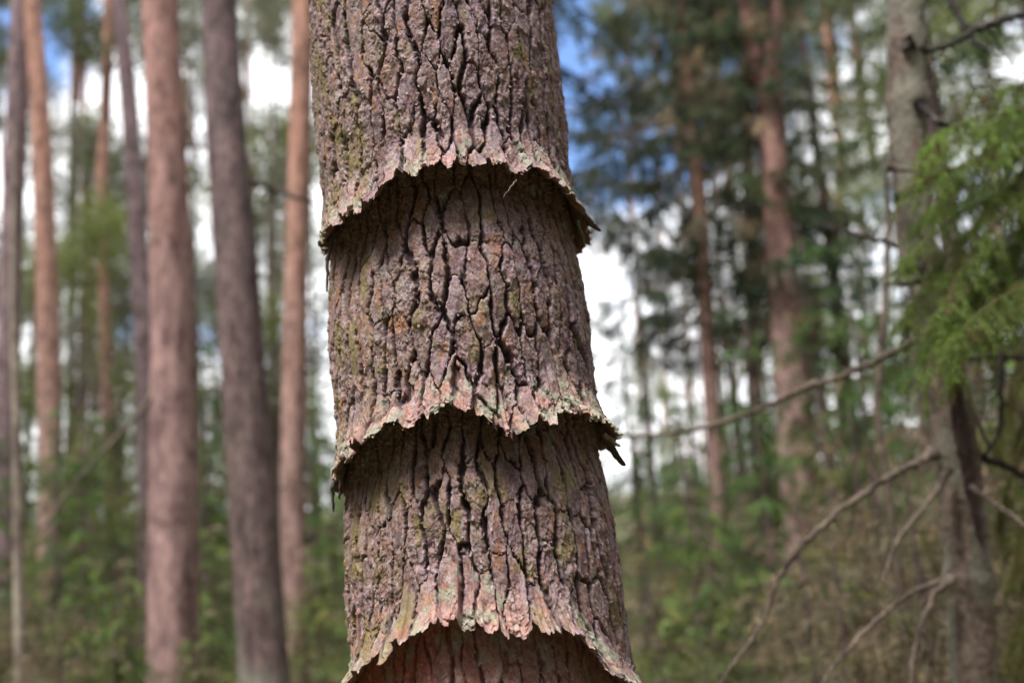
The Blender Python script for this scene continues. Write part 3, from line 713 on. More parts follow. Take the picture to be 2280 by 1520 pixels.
# ---- the stems on the right
G_RIGHT = 'stems behind the pine, to its right'
R1 = stem('spruce_tree', 'orange-brown stem wrapped in dark drooping spruce boughs', [(1518, -30, 24), (1535, 200, 26), (1555, 400, 30), (1572, 650, 30), (1585, 900, 34), (1605, 1250, 40)], 8.0, M_ORANGE, top=11, group=G_RIGHT)
R2 = stem('pine_tree', 'thick pinkish pine stem with a side fork, right of the dark spruce', [(1726, -30, 34), (1718, 150, 40), (1722, 300, 54), (1738, 550, 64), (1760, 800, 76), (1790, 1200, 88)], 7.5, M_PINK, crown=1, group=G_RIGHT, seg=28)
branch_part(R2, [(1708, 270, 30), (1690, 180, 30), (1664, 60, 28), (1650, -40, 26)], 7.55, M_PINK, name='fork', seg=14, twigs=False)
R3 = stem('spruce_tree', 'thin pinkish stem with dark hanging boughs just left of the forked pine', [(1640, 0, 18), (1655, 250, 22), (1668, 500, 24), (1678, 900, 28)], 9.3, M_PURPLE, top=9, group=G_RIGHT, seg=14)
stem('pine_tree', 'thin orange leaning stem between the forked pine and the near grey stem', [(1838, 60, 14), (1852, 220, 16), (1870, 360, 18), (1862, 600, 18), (1872, 900, 20)], 15.0, M_ORANGE, crown=2, group=G_RIGHT, seg=12)
G_FAR = 'far thin stems against the white sky'
for lab, pix, Y, m in (
        ('far thin bright orange stem in the pale gap right of the flared trunk', [(1522, 560, 9), (1530, 760, 12), (1535, 940, 14)], 27.0, M_ORANGE),
        ('far pink stem, middle one in the pale gap right of the flared trunk', [(1552, 520, 16), (1566, 740, 20), (1580, 960, 22)], 20.0, M_ORANGE),
        ('far greyish stem at the right side of the pale gap', [(1686, 560, 18), (1690, 740, 22), (1690, 960, 24)], 19.0, M_PURPLE),
        ('far hair-thin stem in the middle of the pale gap', [(1632, 620, 8), (1640, 760, 9), (1645, 950, 10)], 30.0, M_PURPLE)):
    stem('pine_tree', lab, pix, Y, m, top=18, crown=int(Y), group=G_FAR, seg=10, cs=1.3)

# ---- the near grey stem on the right with its dead branches
def near_stem():
    Y = 2.2
    pix = [(2012, -60, 90), (2018, 100, 94), (2022, 300, 94), (2030, 430, 90), (2048, 570, 88), (2082, 720, 94), (2112, 880, 100), (2130, 1010, 106), (2150, 1220, 110), (2164, 1400, 112), (2170, 1560, 116)]
    P = [at(x, y, Y) for x, y, w in pix]; R = [0.84 * w / 2 / FPX * depth_of(p) for p, (x, y, w) in zip(P, pix)]
    top = P[0] + np.array([-0.05, 0.0, 3.2]); foot = P[-1] + np.array([0.03, 0, -P[-1][2] + gz(P[-1][0], Y) - 0.1])
    q = smooth_line([np.r_[P[0] + (top - P[0]) * w_, R[0] + (0.02 - R[0]) * w_] for w_ in (1, 0.8, 0.6, 0.4, 0.2, 0.06)] + [np.r_[p, r] for p, r in zip(P, R)] + [np.r_[P[-1] + (foot - P[-1]) * w_, R[-1] + (0.085 - R[-1]) * w_] for w_ in (0.06, 0.3, 0.65, 1)], 1100)
    n = 140; m = len(q)
    a = np.linspace(-pi, pi, n, endpoint=False)
    T = unit(np.gradient(q[:, :3], axis=0)); e1 = np.array([0, -1.0, 0]) - T * T[:, 1:2] * -1; e1 = unit(e1); e2 = np.cross(-T, e1) * np.sign((np.cross(-T, e1))[:, :1])
    s = np.cumsum(np.r_[0, np.linalg.norm(np.diff(q[:, :3], axis=0), axis=1)])
    A, S = np.meshgrid(a, s); U = A * 0.06
    h = 0.0052 * (fbm(U / 0.010, S / 0.013, 71, 4) - 0.5) + 0.006 * (fbm(U / 0.05, S / 0.08, 72, 3) - 0.5)
    cpx, cpy = project(q[:, :3])
    yy = np.broadcast_to(cpy[:, None], A.shape)
    # branch whorls swell
    for yk, aw in ((100, 0.004), (225, 0.006), (575, 0.006), (1000, 0.004), (1290, 0.007)):
        h += aw * np.exp(-((yy - yk) / 26) ** 2) * (0.6 + 0.8 * fbm(U / 0.02, S * 0, 73 + yk, 2))
    mo = fbm(U / 0.02, S / 0.03, 74, 4)
    c = np.array([0.128, 0.094, 0.074])[None, None] * ((0.25 + 1.5 * mo) * (0.6 + 0.8 * fbm(U / 0.007, S / 0.010, 81, 3)))[..., None]
    gr = sstep(0.45, 0.62, fbm(U / 0.05, S / 0.15, 75, 3) + 0.12 * np.exp(-((yy - 1280) / 60) ** 2) + 0.14 * sstep(420, 0, yy))
    c = c + gr[..., None] * (np.array([0.165, 0.158, 0.120]) * (0.7 + 0.6 * fbm(U / 0.008, S / 0.008, 76, 3))[..., None] - c) * 0.8
    # the long wound: bark gone, dark wood inside, swollen lips
    cw = np.interp(yy, [840, 960, 1100, 1260], [-3, 2, 16, 34]); ww = np.interp(yy, [835, 880, 960, 1080, 1200, 1265], [0, 18, 30, 28, 20, 0])
    ad = np.abs(np.degrees(A) - cw + 7 * (fbm(S / 0.02, U * 0, 77, 2) - 0.5)); ins = sstep(2.5, -2.5, ad - ww) * (ww > 0)
    lip = np.exp(-((ad - ww - 5) / 5) ** 2) * (ww > 1)
    h = h + 0.004 * lip - ins * (0.013 + 0.004 * fbm(U / 0.006, S / 0.02, 78, 3))
    wood = np.array([0.055, 0.034, 0.032]) * (0.5 + 1.0 * fbm(U / 0.005, S / 0.012, 79, 3))[..., None]
    c = c + ins[..., None] * (wood - c)
    r = q[:, 3:4] + h
    V = q[:, None, :3] + r[..., None] * (np.cos(A)[..., None] * e1[:, None] + np.sin(A)[..., None] * e2[:, None])
    i = np.arange(m * n).reshape(m, n); j = np.roll(i, -1, 1)
    F = np.stack([i[:-1], i[1:], j[1:], j[:-1]], -1).reshape(-1, 4)
    root = thing('spruce_tree', 'near slim grey spruce stem at right, bent, with a long dark wound and dead branches', 'tree', (foot[0], foot[1], foot[2] + 0.1))
    o = link('trunk', mesh_np('trunk', V.reshape(-1, 3), F, np.clip(c.reshape(-1, 3), 0.01, 0.6)), root, M_BARK); o.location = -Vector(root.location)
    D, K = M_TWIG, M_TWIG_DARK
    for pts, mat, y0, dy in (
            ([(2078, 1008, 26), (2040, 1030, 22), (1980, 1062, 20), (1900, 1115, 18), (1830, 1170, 17), (1760, 1245, 15), (1715, 1330, 13), (1688, 1405, 11), (1630, 1480, 8), (1600, 1530, 6)], D, 2.18, -0.25),
            ([(2060, 745, 22), (1990, 785, 19), (1900, 825, 17), (1800, 862, 16), (1700, 908, 14), (1590, 945, 12), (1480, 965, 11), (1350, 972, 9), (1310, 972, 7)], D, 2.25, 0.5),
            ([(2112, 1045, 17), (2080, 1100, 15), (2040, 1150, 13), (2000, 1200, 12), (1980, 1250, 10), (1962, 1295, 7)], D, 2.13, -0.15),
            ([(2110, 1290, 17), (2060, 1305, 15), (2000, 1340, 13), (1930, 1400, 12), (1870, 1465, 10), (1815, 1540, 8)], D, 2.15, -0.2),
            ([(2120, 1288, 17), (2080, 1325, 15), (2052, 1385, 14), (2035, 1450, 12), (2026, 1540, 10)], D, 2.13, -0.12),
            ([(2180, 1018, 20), (2230, 1036, 19), (2300, 1062, 17)], K, 2.2, 0.1),
            ([(2165, 1085, 12), (2200, 1110, 14), (2250, 1145, 15), (2310, 1190, 15)], D, 2.13, -0.2),
            ([(2124, 775, 15), (2145, 830, 14), (2162, 900, 13), (2185, 955, 12), (2208, 1005, 9)], D, 2.12, -0.05),
            ([(2228, 795, 15), (2230, 860, 14), (2226, 950, 12), (2196, 1015, 10)], K, 2.3, -0.1),
            ([(2105, 800, 14), (2180, 795, 18), (2230, 792, 18), (2310, 805, 16)], K, 2.28, 0.1),
            ([(2018, 92, 22), (2045, 108, 20), (2085, 110, 16), (2130, 92, 16), (2180, 62, 17), (2240, 42, 17), (2310, 32, 16)], K, 2.14, 0.1),
            ([(2095, -40, 20), (2125, 20, 18), (2155, 70, 17), (2192, 112, 12)], K, 2.35, -0.1),
            ([(2045, 230, 20), (2070, 255, 20), (2095, 276, 18), (2140, 282, 11)], K, 2.15, -0.1),
            ([(1982, 372, 14), (2020, 380, 12), (2055, 366, 11), (2088, 342, 8)], D, 2.14, -0.1),
            ([(1995, 440, 22), (2040, 425, 16), (2085, 405, 12)], K, 2.14, -0.08),
            ([(2070, 578, 26), (2030, 560, 18), (1975, 540, 13), (1905, 520, 10), (1830, 500, 7)], K, 2.2, 0.3),
            ([(2035, 590, 34), (2055, 600, 26), (2070, 625, 10)], K, 2.13, -0.04),
            ([(2050, 625, 14), (2010, 632, 12), (1975, 632, 9)], K, 2.15, -0.05),
            ([(2055, 555, 7), (2075, 500, 8), (2095, 430, 8), (2110, 400, 6)], D, 2.12, -0.05)):
        branch_part(root, pts, y0, mat, dY=dy, n=22)
    return root
near_stem()
stem('spruce_sapling', 'dark pencil-thin sapling stem just left of the near grey stem', [(1978, 480, 12), (1970, 700, 15), (1952, 900, 17), (1966, 1000, 16), (1985, 1150, 16)], 2.9, M_TWIG, top=2.6, seg=10, cat='sapling')

# ---- needle boughs
def green_boughs(root, specs, Y, seed, tone, droop=0.3, twig=0.085, name='bough'):
    r = np.random.default_rng(seed)
    for pts, dY in specs:
        t = Tri(); bt = 0.75 + 0.5 * r.random()
        P = smooth_line([at(x, y, Y + dY * i / max(1, len(pts) - 1)) for i, (x, y) in enumerate(pts)], 30)
        L = np.linalg.norm(np.diff(P, axis=0), axis=1).sum()
        t.tube(P, np.linspace(0.005, 0.0015, 30), (0.16, 0.11, 0.07), 4)
        tan = unit(np.gradient(P, axis=0)); lines = [(P[4:], 1.0)]
        for i in range(int(L / 0.0125)):
            q = r.uniform(0.12, 1.0); f = q * 29; a = int(min(28, f)); o = P[a] + (P[a + 1] - P[a]) * (f - a)
            side = unit(np.cross(tan[a], r.normal(size=3) * 0.7 + (0, 0.6, 1.0)))
            d = unit(tan[a] * 0.75 + side * r.choice([-1, 1]) * 0.8 + np.array([0, 0, -droop * (0.4 + r.random())]))
            ln = twig * (0.4 + r.random()) * (1.25 - 0.7 * q)
            w = np.linspace(0, 1, 6)[:, None]
            S = o + d * ln * w + np.array([0, 0, -0.35 * ln * droop * 2]) * w ** 2
            lines.append((S, 0.6 + 0.8 * r.random()))
            t.tube(S, np.linspace(0.0014, 0.0007, 6), (0.17, 0.12, 0.06), 3)
        for S, br in lines:
            ln = np.linalg.norm(np.diff(S, axis=0), axis=1).sum(); k = max(6, int(ln / 0.0013))
            q = r.random(k) * (len(S) - 1.001); a = q.astype(int); o = S[a] + (S[a + 1] - S[a]) * (q - a)[:, None]
            tn = unit(S[a + 1] - S[a]); d = unit(tn * 0.8 + unit(np.cross(tn, r.normal(size=(k, 3)))) * 0.85 + (0, 0, 0.12)) * (0.012 + 0.006 * r.random((k, 1)))
            m = np.clip(0.25 * r.random((k, 1)) + 0.5 * br - 0.1 + 0.3 * (q / len(S))[:, None], 0, 1)
            cc = (np.array(tone[0]) * (1 - m) + np.array(tone[1]) * m) * bt
            if r.random() < 0.13: cc = np.array([0.19, 0.135, 0.065]) * (0.6 + 0.7 * r.random((k, 1)))
            t.blades(o, d, 0.0014, cc, r)
        o = link(name, t.mesh(name), root, M_LEAF); o.location = -Vector(root.location)
TONE_G = ((0.060, 0.105, 0.030), (0.205, 0.310, 0.060))
TONE_O = ((0.110, 0.140, 0.038), (0.300, 0.310, 0.080))
TONE_B = ((0.075, 0.055, 0.035), (0.160, 0.130, 0.075))
p = at(2620, 900, 2.5)
nb = thing('spruce_tree', 'young spruce just outside the right edge whose bright green boughs hang into view', 'tree', (p[0], 2.5, gz(p[0], 2.5)))
V, F = tube_np([(p[0], 2.5, -0.1), (p[0], 2.52, 1.5), (p[0] - 0.02, 2.5, 3.0), (p[0], 2.5, 4.4)], [0.06, 0.045, 0.03, 0.008], 16, 0.1)
o = link('trunk', mesh_np('trunk', V, F), nb, M_SPRUCE); o.location = -Vector(nb.location)
green_boughs(nb, [([(2600, 120), (2400, 170), (2260, 250), (2150, 300), (2085, 345), (2040, 385)], -0.35),
                  ([(2600, 200), (2420, 260), (2300, 320), (2180, 380), (2100, 440), (2045, 510)], -0.3),
                  ([(2600, 320), (2400, 330), (2280, 400), (2200, 470), (2120, 560), (2060, 620)], -0.25),
                  ([(2600, 420), (2420, 450), (2290, 520), (2210, 600), (2140, 690), (2090, 740)], -0.2),
                  ([(2600, 60), (2420, 110), (2290, 180), (2210, 210), (2150, 215)], -0.1),
                  ([(2600, 160), (2430, 230), (2310, 290), (2210, 330), (2120, 400), (2080, 470)], -0.4),
                  ([(2600, 260), (2430, 300), (2310, 350), (2230, 440), (2160, 520), (2120, 600)], -0.4),
                  ([(2600, 360), (2430, 400), (2330, 470), (2240, 540), (2180, 640), (2150, 730)], -0.3),
                  ([(2600, 470), (2430, 510), (2310, 580), (2200, 650), (2110, 680), (2060, 740)], -0.25),
                  ([(2600, 30), (2450, 60), (2320, 140), (2240, 250), (2200, 330)], 0.0),
                  ([(2600, 560), (2430, 580), (2330, 660), (2250, 720), (2180, 760)], -0.3),
                  ([(2600, 430), (2400, 480), (2260, 540), (2150, 600), (2060, 650), (2010, 720)], -0.5),
                  ([(2600, 520), (2400, 560), (2250, 620), (2130, 690), (2070, 770), (2050, 840)], -0.5),
                  ([(2600, 340), (2400, 370), (2260, 420), (2130, 480), (2060, 540), (2000, 600)], -0.45),
                  ([(2600, 600), (2420, 650), (2270, 700), (2160, 770), (2120, 850)], -0.5),
                  ([(2600, 100), (2420, 180), (2290, 240), (2180, 260), (2100, 300), (2060, 350)], -0.5),
                  ([(2600, 220), (2420, 280), (2280, 340), (2170, 360), (2090, 390), (2020, 420)], -0.55),
                  ([(2600, 300), (2420, 360), (2290, 430), (2200, 520), (2130, 620), (2110, 700)], -0.55),
                  ([(2600, 480), (2430, 540), (2300, 620), (2190, 690), (2120, 760)], -0.6)], 2.3, 21, TONE_G, droop=0.5, twig=0.090)
green_boughs(nb, [([(2600, 520), (2400, 560), (2290, 640), (2220, 740), (2170, 830)], -0.1),
                  ([(2600, 560), (2440, 620), (2330, 720), (2260, 840), (2230, 960)], 0.0),
                  ([(2600, 700), (2420, 760), (2310, 880), (2260, 1000)], 0.0),
                  ([(2600, 200), (2400, 320), (2290, 450), (2250, 600), (2240, 700)], 0.05),
                  ([(2600, 900), (2420, 980), (2310, 1120), (2250, 1290)], 0.1),
                  ([(2600, 1100), (2420, 1180), (2300, 1320), (2240, 1480)], 0.1),
                  ([(2600, 480), (2420, 540), (2270, 640), (2190, 720), (2120, 800), (2090, 860)], 0.2),
                  ([(2600, 640), (2420, 690), (2310, 780), (2240, 900), (2215, 1010)], -0.15),
                  ([(2600, 1000), (2440, 1060), (2330, 1180), (2270, 1330)], 0.0),
                  ([(2600, 780), (2420, 850), (2300, 960), (2240, 1090), (2225, 1180)], -0.1),
                  ([(2600, 880), (2430, 940), (2320, 1050), (2265, 1200)], -0.2),
                  ([(2600, 1180), (2420, 1240), (2310, 1360), (2255, 1520)], -0.1),
                  ([(2600, 400), (2430, 480), (2320, 620), (2275, 780)], -0.2),
                  ([(2600, 1300), (2450, 1340), (2330, 1430), (2280, 1560)], 0.0)], 2.45, 22, TONE_O, droop=0.7)

# ---- spruces and thickets
SPR = {
 'tall': spruce_crown(31, 1.6, 8.5, 1.25, 0.25, dead=0.10, step=0.33, nb=6, dens=1.5, blade=0.058),
 'tall2': spruce_crown(32, 1.6, 9.0, 1.05, 0.3, dead=0.2, step=0.36, nb=6, dens=1.3, blade=0.058),
 'mid': spruce_crown(33, 0.25, 3.6, 0.95, 0.08, dens=1.5, tone=((0.062, 0.120, 0.034), (0.175, 0.255, 0.070)), dead=0.15, step=0.20, nb=6),
 'low': spruce_crown(34, 0.08, 1.9, 0.80, 0.06, tone=((0.072, 0.135, 0.034), (0.200, 0.285, 0.075)), dead=0.12, step=0.14, nb=6),
 'dry': spruce_crown(35, 0.10, 2.2, 0.85, 0.25, tone=((0.13, 0.115, 0.055), (0.26, 0.215, 0.105)), dead=0.7, step=0.15, nb=6),
 'dead': spruce_crown(38, 0.15, 2.6, 1.0, 0.5, dead=0.9, step=0.13, nb=6, dens=1.1, hang=1.3, tone=((0.08, 0.085, 0.03), (0.19, 0.18, 0.06))),
 'bush': spruce_crown(36, 0.04, 1.2, 0.75, 0.15, tone=((0.095, 0.14, 0.04), (0.26, 0.29, 0.09)), dead=0.25, step=0.11, nb=7, hang=0.5, droop=0.15),
}
SPR['loose'] = loose_crown(41, blades=85, size=0.10); SPR['loose2'] = loose_crown(42, 0.6, 6.5, 1.5, 95, 85, 0.10, ((0.10, 0.13, 0.035), (0.23, 0.26, 0.075)))
SPR['grey'] = loose_crown(43, 1.5, 9.5, 1.7, 100, 85, 0.10, ((0.085, 0.09, 0.06), (0.19, 0.185, 0.12)))  # paler grey tones put distance haze into the foliage colour
SIZE = {'tall': 9.8, 'tall2': 9.3, 'mid': 3.7, 'low': 2.0, 'dry': 2.3, 'bush': 1.2, 'dead': 3.0, 'shag': 7.6, 'high': 9.6, 'loose': 8.8, 'loose2': 6.8, 'grey': 9.8}
def spruce(kind, label, x, Y, scale=1.0, name='young_spruce', cat='tree', group=None, trunk_h=None, mat=None, rot=0.0):
    X = float(at(x, 1000, Y)[0]); z = gz(X, Y)
    root = thing(name, label, cat, (X, Y, z), group)
    h = SIZE[kind]; thin = 0.5 if kind in ('loose', 'loose2', 'grey', 'shag', 'high') else 1.0
    q = smooth_line([(0, 0, -0.1), (0.02, 0.01, h * 0.4), (0, 0, h * 0.75), (0, 0, h)], 16)
    V, F = tube_np(q, np.linspace(0.012 + 0.011 * h * thin, 0.005, 16), 9, 0.12, int(x) + 5)
    t = link('trunk', mesh_np('trunk', V, F), root, mat or M_SPRUCE); t.scale = (scale,) * 3
    c = link('crown', SPR[kind], root, M_LEAF); c.rotation_euler.z = rot; c.scale = (scale,) * 3
    return root
def dress(root, kind, scale=1.0, rot=0.0):     # gives a stem that stands already its drooping crown
    c = link('crown', SPR[kind], root, M_LEAF); c.rotation_euler.z = rot; c.scale = (scale,) * 3

SPR['high'] = spruce_crown(37, 4.0, 9.0, 1.75, 0.9, dead=0.12, step=0.34, nb=7, dens=1.8, blade=0.06, hang=1.6, tone=((0.038, 0.058, 0.030), (0.10, 0.13, 0.055)))
SPR['shag'] = spruce_crown(39, 3.1, 7.2, 0.85, 0.55, dead=0.2, step=0.30, nb=6, dens=2.0, blade=0.06, hang=1.8, tone=((0.035, 0.052, 0.030), (0.09, 0.115, 0.055)))
dress(R1, 'shag', 1.0, 2.5)
dress(R3, 'shag', 1.05, 0.7)
for i, (x, Y, sc, kind, lab) in enumerate((
        (1445, 10.5, 1.0, 'shag', 'dark drooping spruce just right of the flared trunk, against the blue sky'),
        (1800, 9.0, 1.0, 'shag', 'dark drooping spruce just right of the forked pine'))):
    spruce(kind, lab, x, Y, sc, 'spruce_tree', group='dark drooping spruces at right', rot=i * 1.4)
SPR['tuft'] = spruce_crown(40, 3.4, 7.0, 0.72, 0.5, dead=0.2, step=0.42, nb=5, dens=1.8, blade=0.06, hang=1.8, tone=((0.035, 0.055, 0.030), (0.09, 0.12, 0.05)))
dress(R2, 'tuft', 1.0, 2.5)
dress(R2, 'tuft', 0.93, 0.4)
dress(stem('spruce_tree', 'dark spruce whose stem hides behind the flared trunk, boughs hanging at its upper right', [(1210, -30, 50), (1220, 700, 62), (1230, 1300, 70)], 7.5, M_SPRUCE, top=12.3), 'high', 1.0, 0.3)
spruce('tall2', 'dark spruce behind the forked pine, right of the orange stem', 1900, 9.5, 0.9, 'spruce_tree', rot=1.1)
spruce('tall', 'dense green spruce filling the space behind the near grey stem', 2180, 6.5, 0.95, 'spruce_tree', rot=2.0)
spruce('tall2', 'spruce behind the bright green boughs at the right edge', 2460, 5.0, 0.9, 'spruce_tree', rot=0.2)
GL, GR = 'young spruces of the thicket at left', 'young spruces of the thicket at right'
for i, (k, lab, x, Y, s) in enumerate((
        ('mid', 'dark young spruce at the left edge behind the pale sapling', -60, 6.5, 0.78),
        ('dead', 'dry tan-twigged young spruce low at the left edge', 60, 5.2, 0.45),
        ('dead', 'bare twiggy spruce in front of the thin orange stem, under the diagonal branch', 150, 4.3, 0.42),
        ('low', 'fresh green low spruce just left of the thick pink stem', 270, 4.6, 0.62),
        ('low', 'low green spruce at the bottom left corner', 20, 4.2, 0.5),
        ('mid', 'dark green spruce behind the diagonal dead branch', 130, 7.5, 0.72),
        ('mid', 'young spruce between the orange stem and the purple-grey stem', 190, 8.0, 0.72),
        ('low', 'low green spruce under the diagonal dead branch', 190, 5.0, 0.70),
        ('mid', 'dark green young spruce between the two thickest stems at left', 460, 7.5, 0.62),
        ('low', 'low spruce at the foot of the dark leaning stem', 470, 6.2, 0.5),
        ('mid', 'young green spruce between the leaning stem and the flared trunk', 690, 11.0, 0.85),
        ('low', 'low green spruce by the left side of the flared trunk', 735, 10.0, 0.85),
        ('dry', 'dry grey-brown young spruce behind the thin orange stem', 270, 11.0, 1.0),
        ('low', 'far young spruce behind the thick pink stem', 400, 12.0, 1.2))):
    spruce(k, lab, x, Y, s, group=GL, rot=i * 1.3)
for i, (k, lab, x, Y, s) in enumerate((
        ('mid', 'dark shaggy young spruce by the right side of the flared trunk', 1405, 8.0, 0.84),
        ('low', 'low bright green spruce at the bottom right of the flared trunk', 1560, 5.2, 0.72),
        ('dry', 'dry brown young spruce right of the flared skirt', 1420, 5.6, 0.62),
        ('mid', 'green young spruce below the long drooping dead branch', 1650, 8.0, 0.80),
        ('mid', 'dense young spruce behind the drooping branch, under the forked pine', 1835, 7.0, 1.0),
        ('dead', 'brown leafless young spruce under the arched dead branch', 1760, 3.5, 0.50),
        ('dead', 'feathery olive-brown dead spruce low between the arched and the forked dead branches', 1830, 3.1, 0.44),
        ('dead', 'bare brown spruce at the right edge, right of the near grey stem', 2290, 3.0, 0.62),
        ('dead', 'bare tan-twigged spruce behind the two forked dead branches', 1900, 4.4, 0.62),
        ('dead', 'tan dead spruce behind the lower half of the near grey stem', 2130, 3.6, 0.62),
        ('dead', 'brown dead young spruce just left of the foot of the near grey stem', 2010, 3.0, 0.50),
        ('mid', 'olive young spruce behind the near grey stem', 2060, 5.5, 0.85),
        ('low', 'low spruce beside the near grey stem at its right', 2260, 3.8, 0.95),
        ('mid', 'young olive-green spruce close behind the lowest skirt, right of the flared trunk', 1520, 5.6, 0.62),
        ('mid', 'young spruce just right of the arched dead branch', 1690, 5.8, 0.72),
        ('mid', 'young spruce left of the near grey stem, behind the forked dead branches', 1935, 5.0, 0.70),
        ('mid', 'far young spruce under the pale gap in the trees', 1540, 13.0, 0.95),
        ('low', 'low far spruce between flared trunk and the forked pine', 1700, 11.0, 1.1))):
    spruce(k, lab, x, Y, s, group=GR, rot=i * 1.7)
for i, (k, lab, x, Y, s) in enumerate((
        ('loose', 'loose half-grown tree between the thin orange stem and the second orange stem', 185, 17.0, 1.1),
        ('loose2', 'yellowish green half-grown tree between the dark leaning stem and the red-orange stem', 600, 13.0, 1.15),
        ('loose', 'half-grown tree just right of the red-orange stem by the flared trunk', 700, 15.0, 1.0),
        ('loose', 'far half-grown tree behind the thin orange stem', 250, 24.0, 1.2),
        ('loose2', 'half-grown green tree at the very left edge, behind the stems', -40, 12.0, 0.9),
        ('grey', 'haze-grey half-grown tree behind the dark leaning stem', 545, 24.0, 1.2))):
    spruce(k, lab, x, Y, s, 'half_grown_tree', group='half-grown trees at left', rot=i * 0.9)
for i, (k, lab, x, Y, s) in enumerate((
        ('grey', 'haze-grey half-grown tree right of the orange spruce stem', 1640, 13.0, 1.0),
        ('loose', 'green half-grown tree between the forked pine and the near grey stem', 1900, 11.0, 1.0),
        ('loose2', 'light green half-grown tree behind the near grey stem', 1990, 14.0, 1.1),
        ('loose', 'half-grown tree filling the gap right of the near grey stem', 2180, 10.0, 1.0),
        ('loose2', 'pale green half-grown tree low in the pale gap', 1470, 24.0, 0.75),
        ('loose2', 'green half-grown tree behind the bright boughs at the right edge', 2330, 8.0, 0.9))):
    spruce(k, lab, x, Y, s, 'half_grown_tree', group='half-grown trees at right', rot=i * 0.9)
for i, (x, Y, s, lab) in enumerate((
        (60, 16, 1.25, 'mid-distance young spruce just right of the second stem from the left'),
        (260, 13, 1.05, 'mid-distance young spruce behind the thin orange stem'),
        (350, 20, 1.5, 'distant young spruce behind the purple-grey stem'),
        (455, 12, 1.1, 'mid-distance young spruce seen between the two thickest stems'),
        (610, 17, 1.35, 'mid-distance young spruce left of the red-orange stem'),
        (705, 14, 1.1, 'mid-distance young spruce against the left side of the flared trunk'))):
    spruce('mid', lab, x, Y, s, group='mid-distance young spruces at left', rot=i * 2.3)
for i, (x, Y, s, lab) in enumerate((
        (1440, 21, 1.15, 'distant young spruce low in the pale gap, nearest the flared trunk'),
        (1500, 17, 0.95, 'mid-distance young spruce left of the orange spruce stem'),
        (1625, 20, 1.2, 'distant young spruce right of the orange spruce stem'),
        (1700, 15, 1.05, 'mid-distance young spruce left of the forked pine'),
        (1850, 12, 1.15, 'mid-distance young spruce right of the forked pine'),
        (1960, 10, 1.1, 'young spruce in the gap left of the near grey stem'),
        (2080, 14, 1.4, 'mid-distance young spruce hidden partly by the near grey stem'),
        (2240, 9, 1.15, 'young spruce under the bright boughs at the right edge'))):
    spruce('mid', lab, x, Y, s, group='mid-distance young spruces at right', rot=i * 2.3)
for i, (k, lab, x, Y, s) in enumerate((
        ('loose2', 'pale far half-grown tree between the second orange stem and the thin orange stem', 120, 21.0, 1.3),
        ('loose2', 'pale far half-grown tree seen between the two thickest stems', 440, 23.0, 1.3),
        ('loose', 'pale far half-grown tree just left of the purple-grey stem', 268, 20.0, 1.2),
        ('grey', 'haze-grey half-grown tree filling the strip of sky between the two thickest stems', 425, 13.5, 1.0),
        ('grey', 'haze-grey half-grown tree high up between the leaning dark stem and the red-orange stem', 615, 12.5, 0.95),
        ('grey', 'haze-grey half-grown tree between the second stem from the left and the thin orange stem', 150, 15.0, 1.1),
        ('grey', 'haze-grey half-grown tree in the gap left of the thick pink stem', 315, 16.0, 1.1),
        ('loose2', 'bright half-grown tree left of the thin orange stem', 170, 10.5, 0.85),
        ('grey', 'haze-grey half-grown tree at the left edge between the first two stems', 60, 18.0, 1.15))):
    spruce(k, lab, x, Y, s, 'half_grown_tree', group='half-grown trees at left', rot=2 + i * 0.9)
r_ = np.random.default_rng(3)
for i, (x, Y, sc, lab) in enumerate((
        (-60, 5.0, 0.8, 'low bush cut by the left edge, before the pale sapling'), (60, 6.5, 0.9, 'low bush at the foot of the second orange-pink stem'),
        (140, 8.5, 1.0, 'low bush under the diagonal dead branch'), (215, 4.6, 0.7, 'nearest low bush left of the thick pink stem'),
        (290, 7.0, 0.9, 'low bush at the foot of the purple-grey stem'), (340, 10.5, 1.0, 'low bush further back, left of the thick pink stem'),
        (450, 5.2, 0.75, 'low bush between the feet of the two thickest stems'), (480, 9.0, 1.0, 'low bush further back between the two thickest stems'),
        (700, 8.0, 0.9, 'low bush against the left flank of the flared trunk'),
        (560, 11.5, 1.0, 'low bush far back behind the dark leaning stem'))):
    spruce('bush', lab, x, Y, sc, 'bush', 'bush', 'low bushes on the forest floor at left', rot=i * 1.9)
for i, (x, Y, sc, lab) in enumerate((
        (1440, 4.6, 0.75, 'low bush nearest the lowest skirt, at the right of the flared trunk'), (1500, 7.5, 0.9, 'low bush right of the flared trunk, left of the orange spruce stem'),
        (1590, 10.0, 1.0, 'low bush at the foot of the orange spruce stem'), (1640, 5.5, 0.85, 'yellowish low bush under the arched dead branch'),
        (1730, 8.5, 1.0, 'low bush left of the foot of the forked pine'), (1810, 6.5, 0.9, 'low bush right of the foot of the forked pine'),
        (1880, 5.0, 0.8, 'low bush between the two forked dead branches'), (1960, 8.0, 1.0, 'low bush behind the dark pencil-thin sapling'),
        (2060, 4.8, 0.8, 'low bush left of the foot of the near grey stem'), (2250, 5.2, 0.9, 'low bush at the right edge, behind the near grey stem'),
        (1550, 5.0, 0.7, 'small bush at the bottom between the flared trunk and the arched branch'))):
    spruce('bush', lab, x, Y, sc, 'bush', 'bush', 'low bushes on the forest floor at right', rot=i * 1.9)
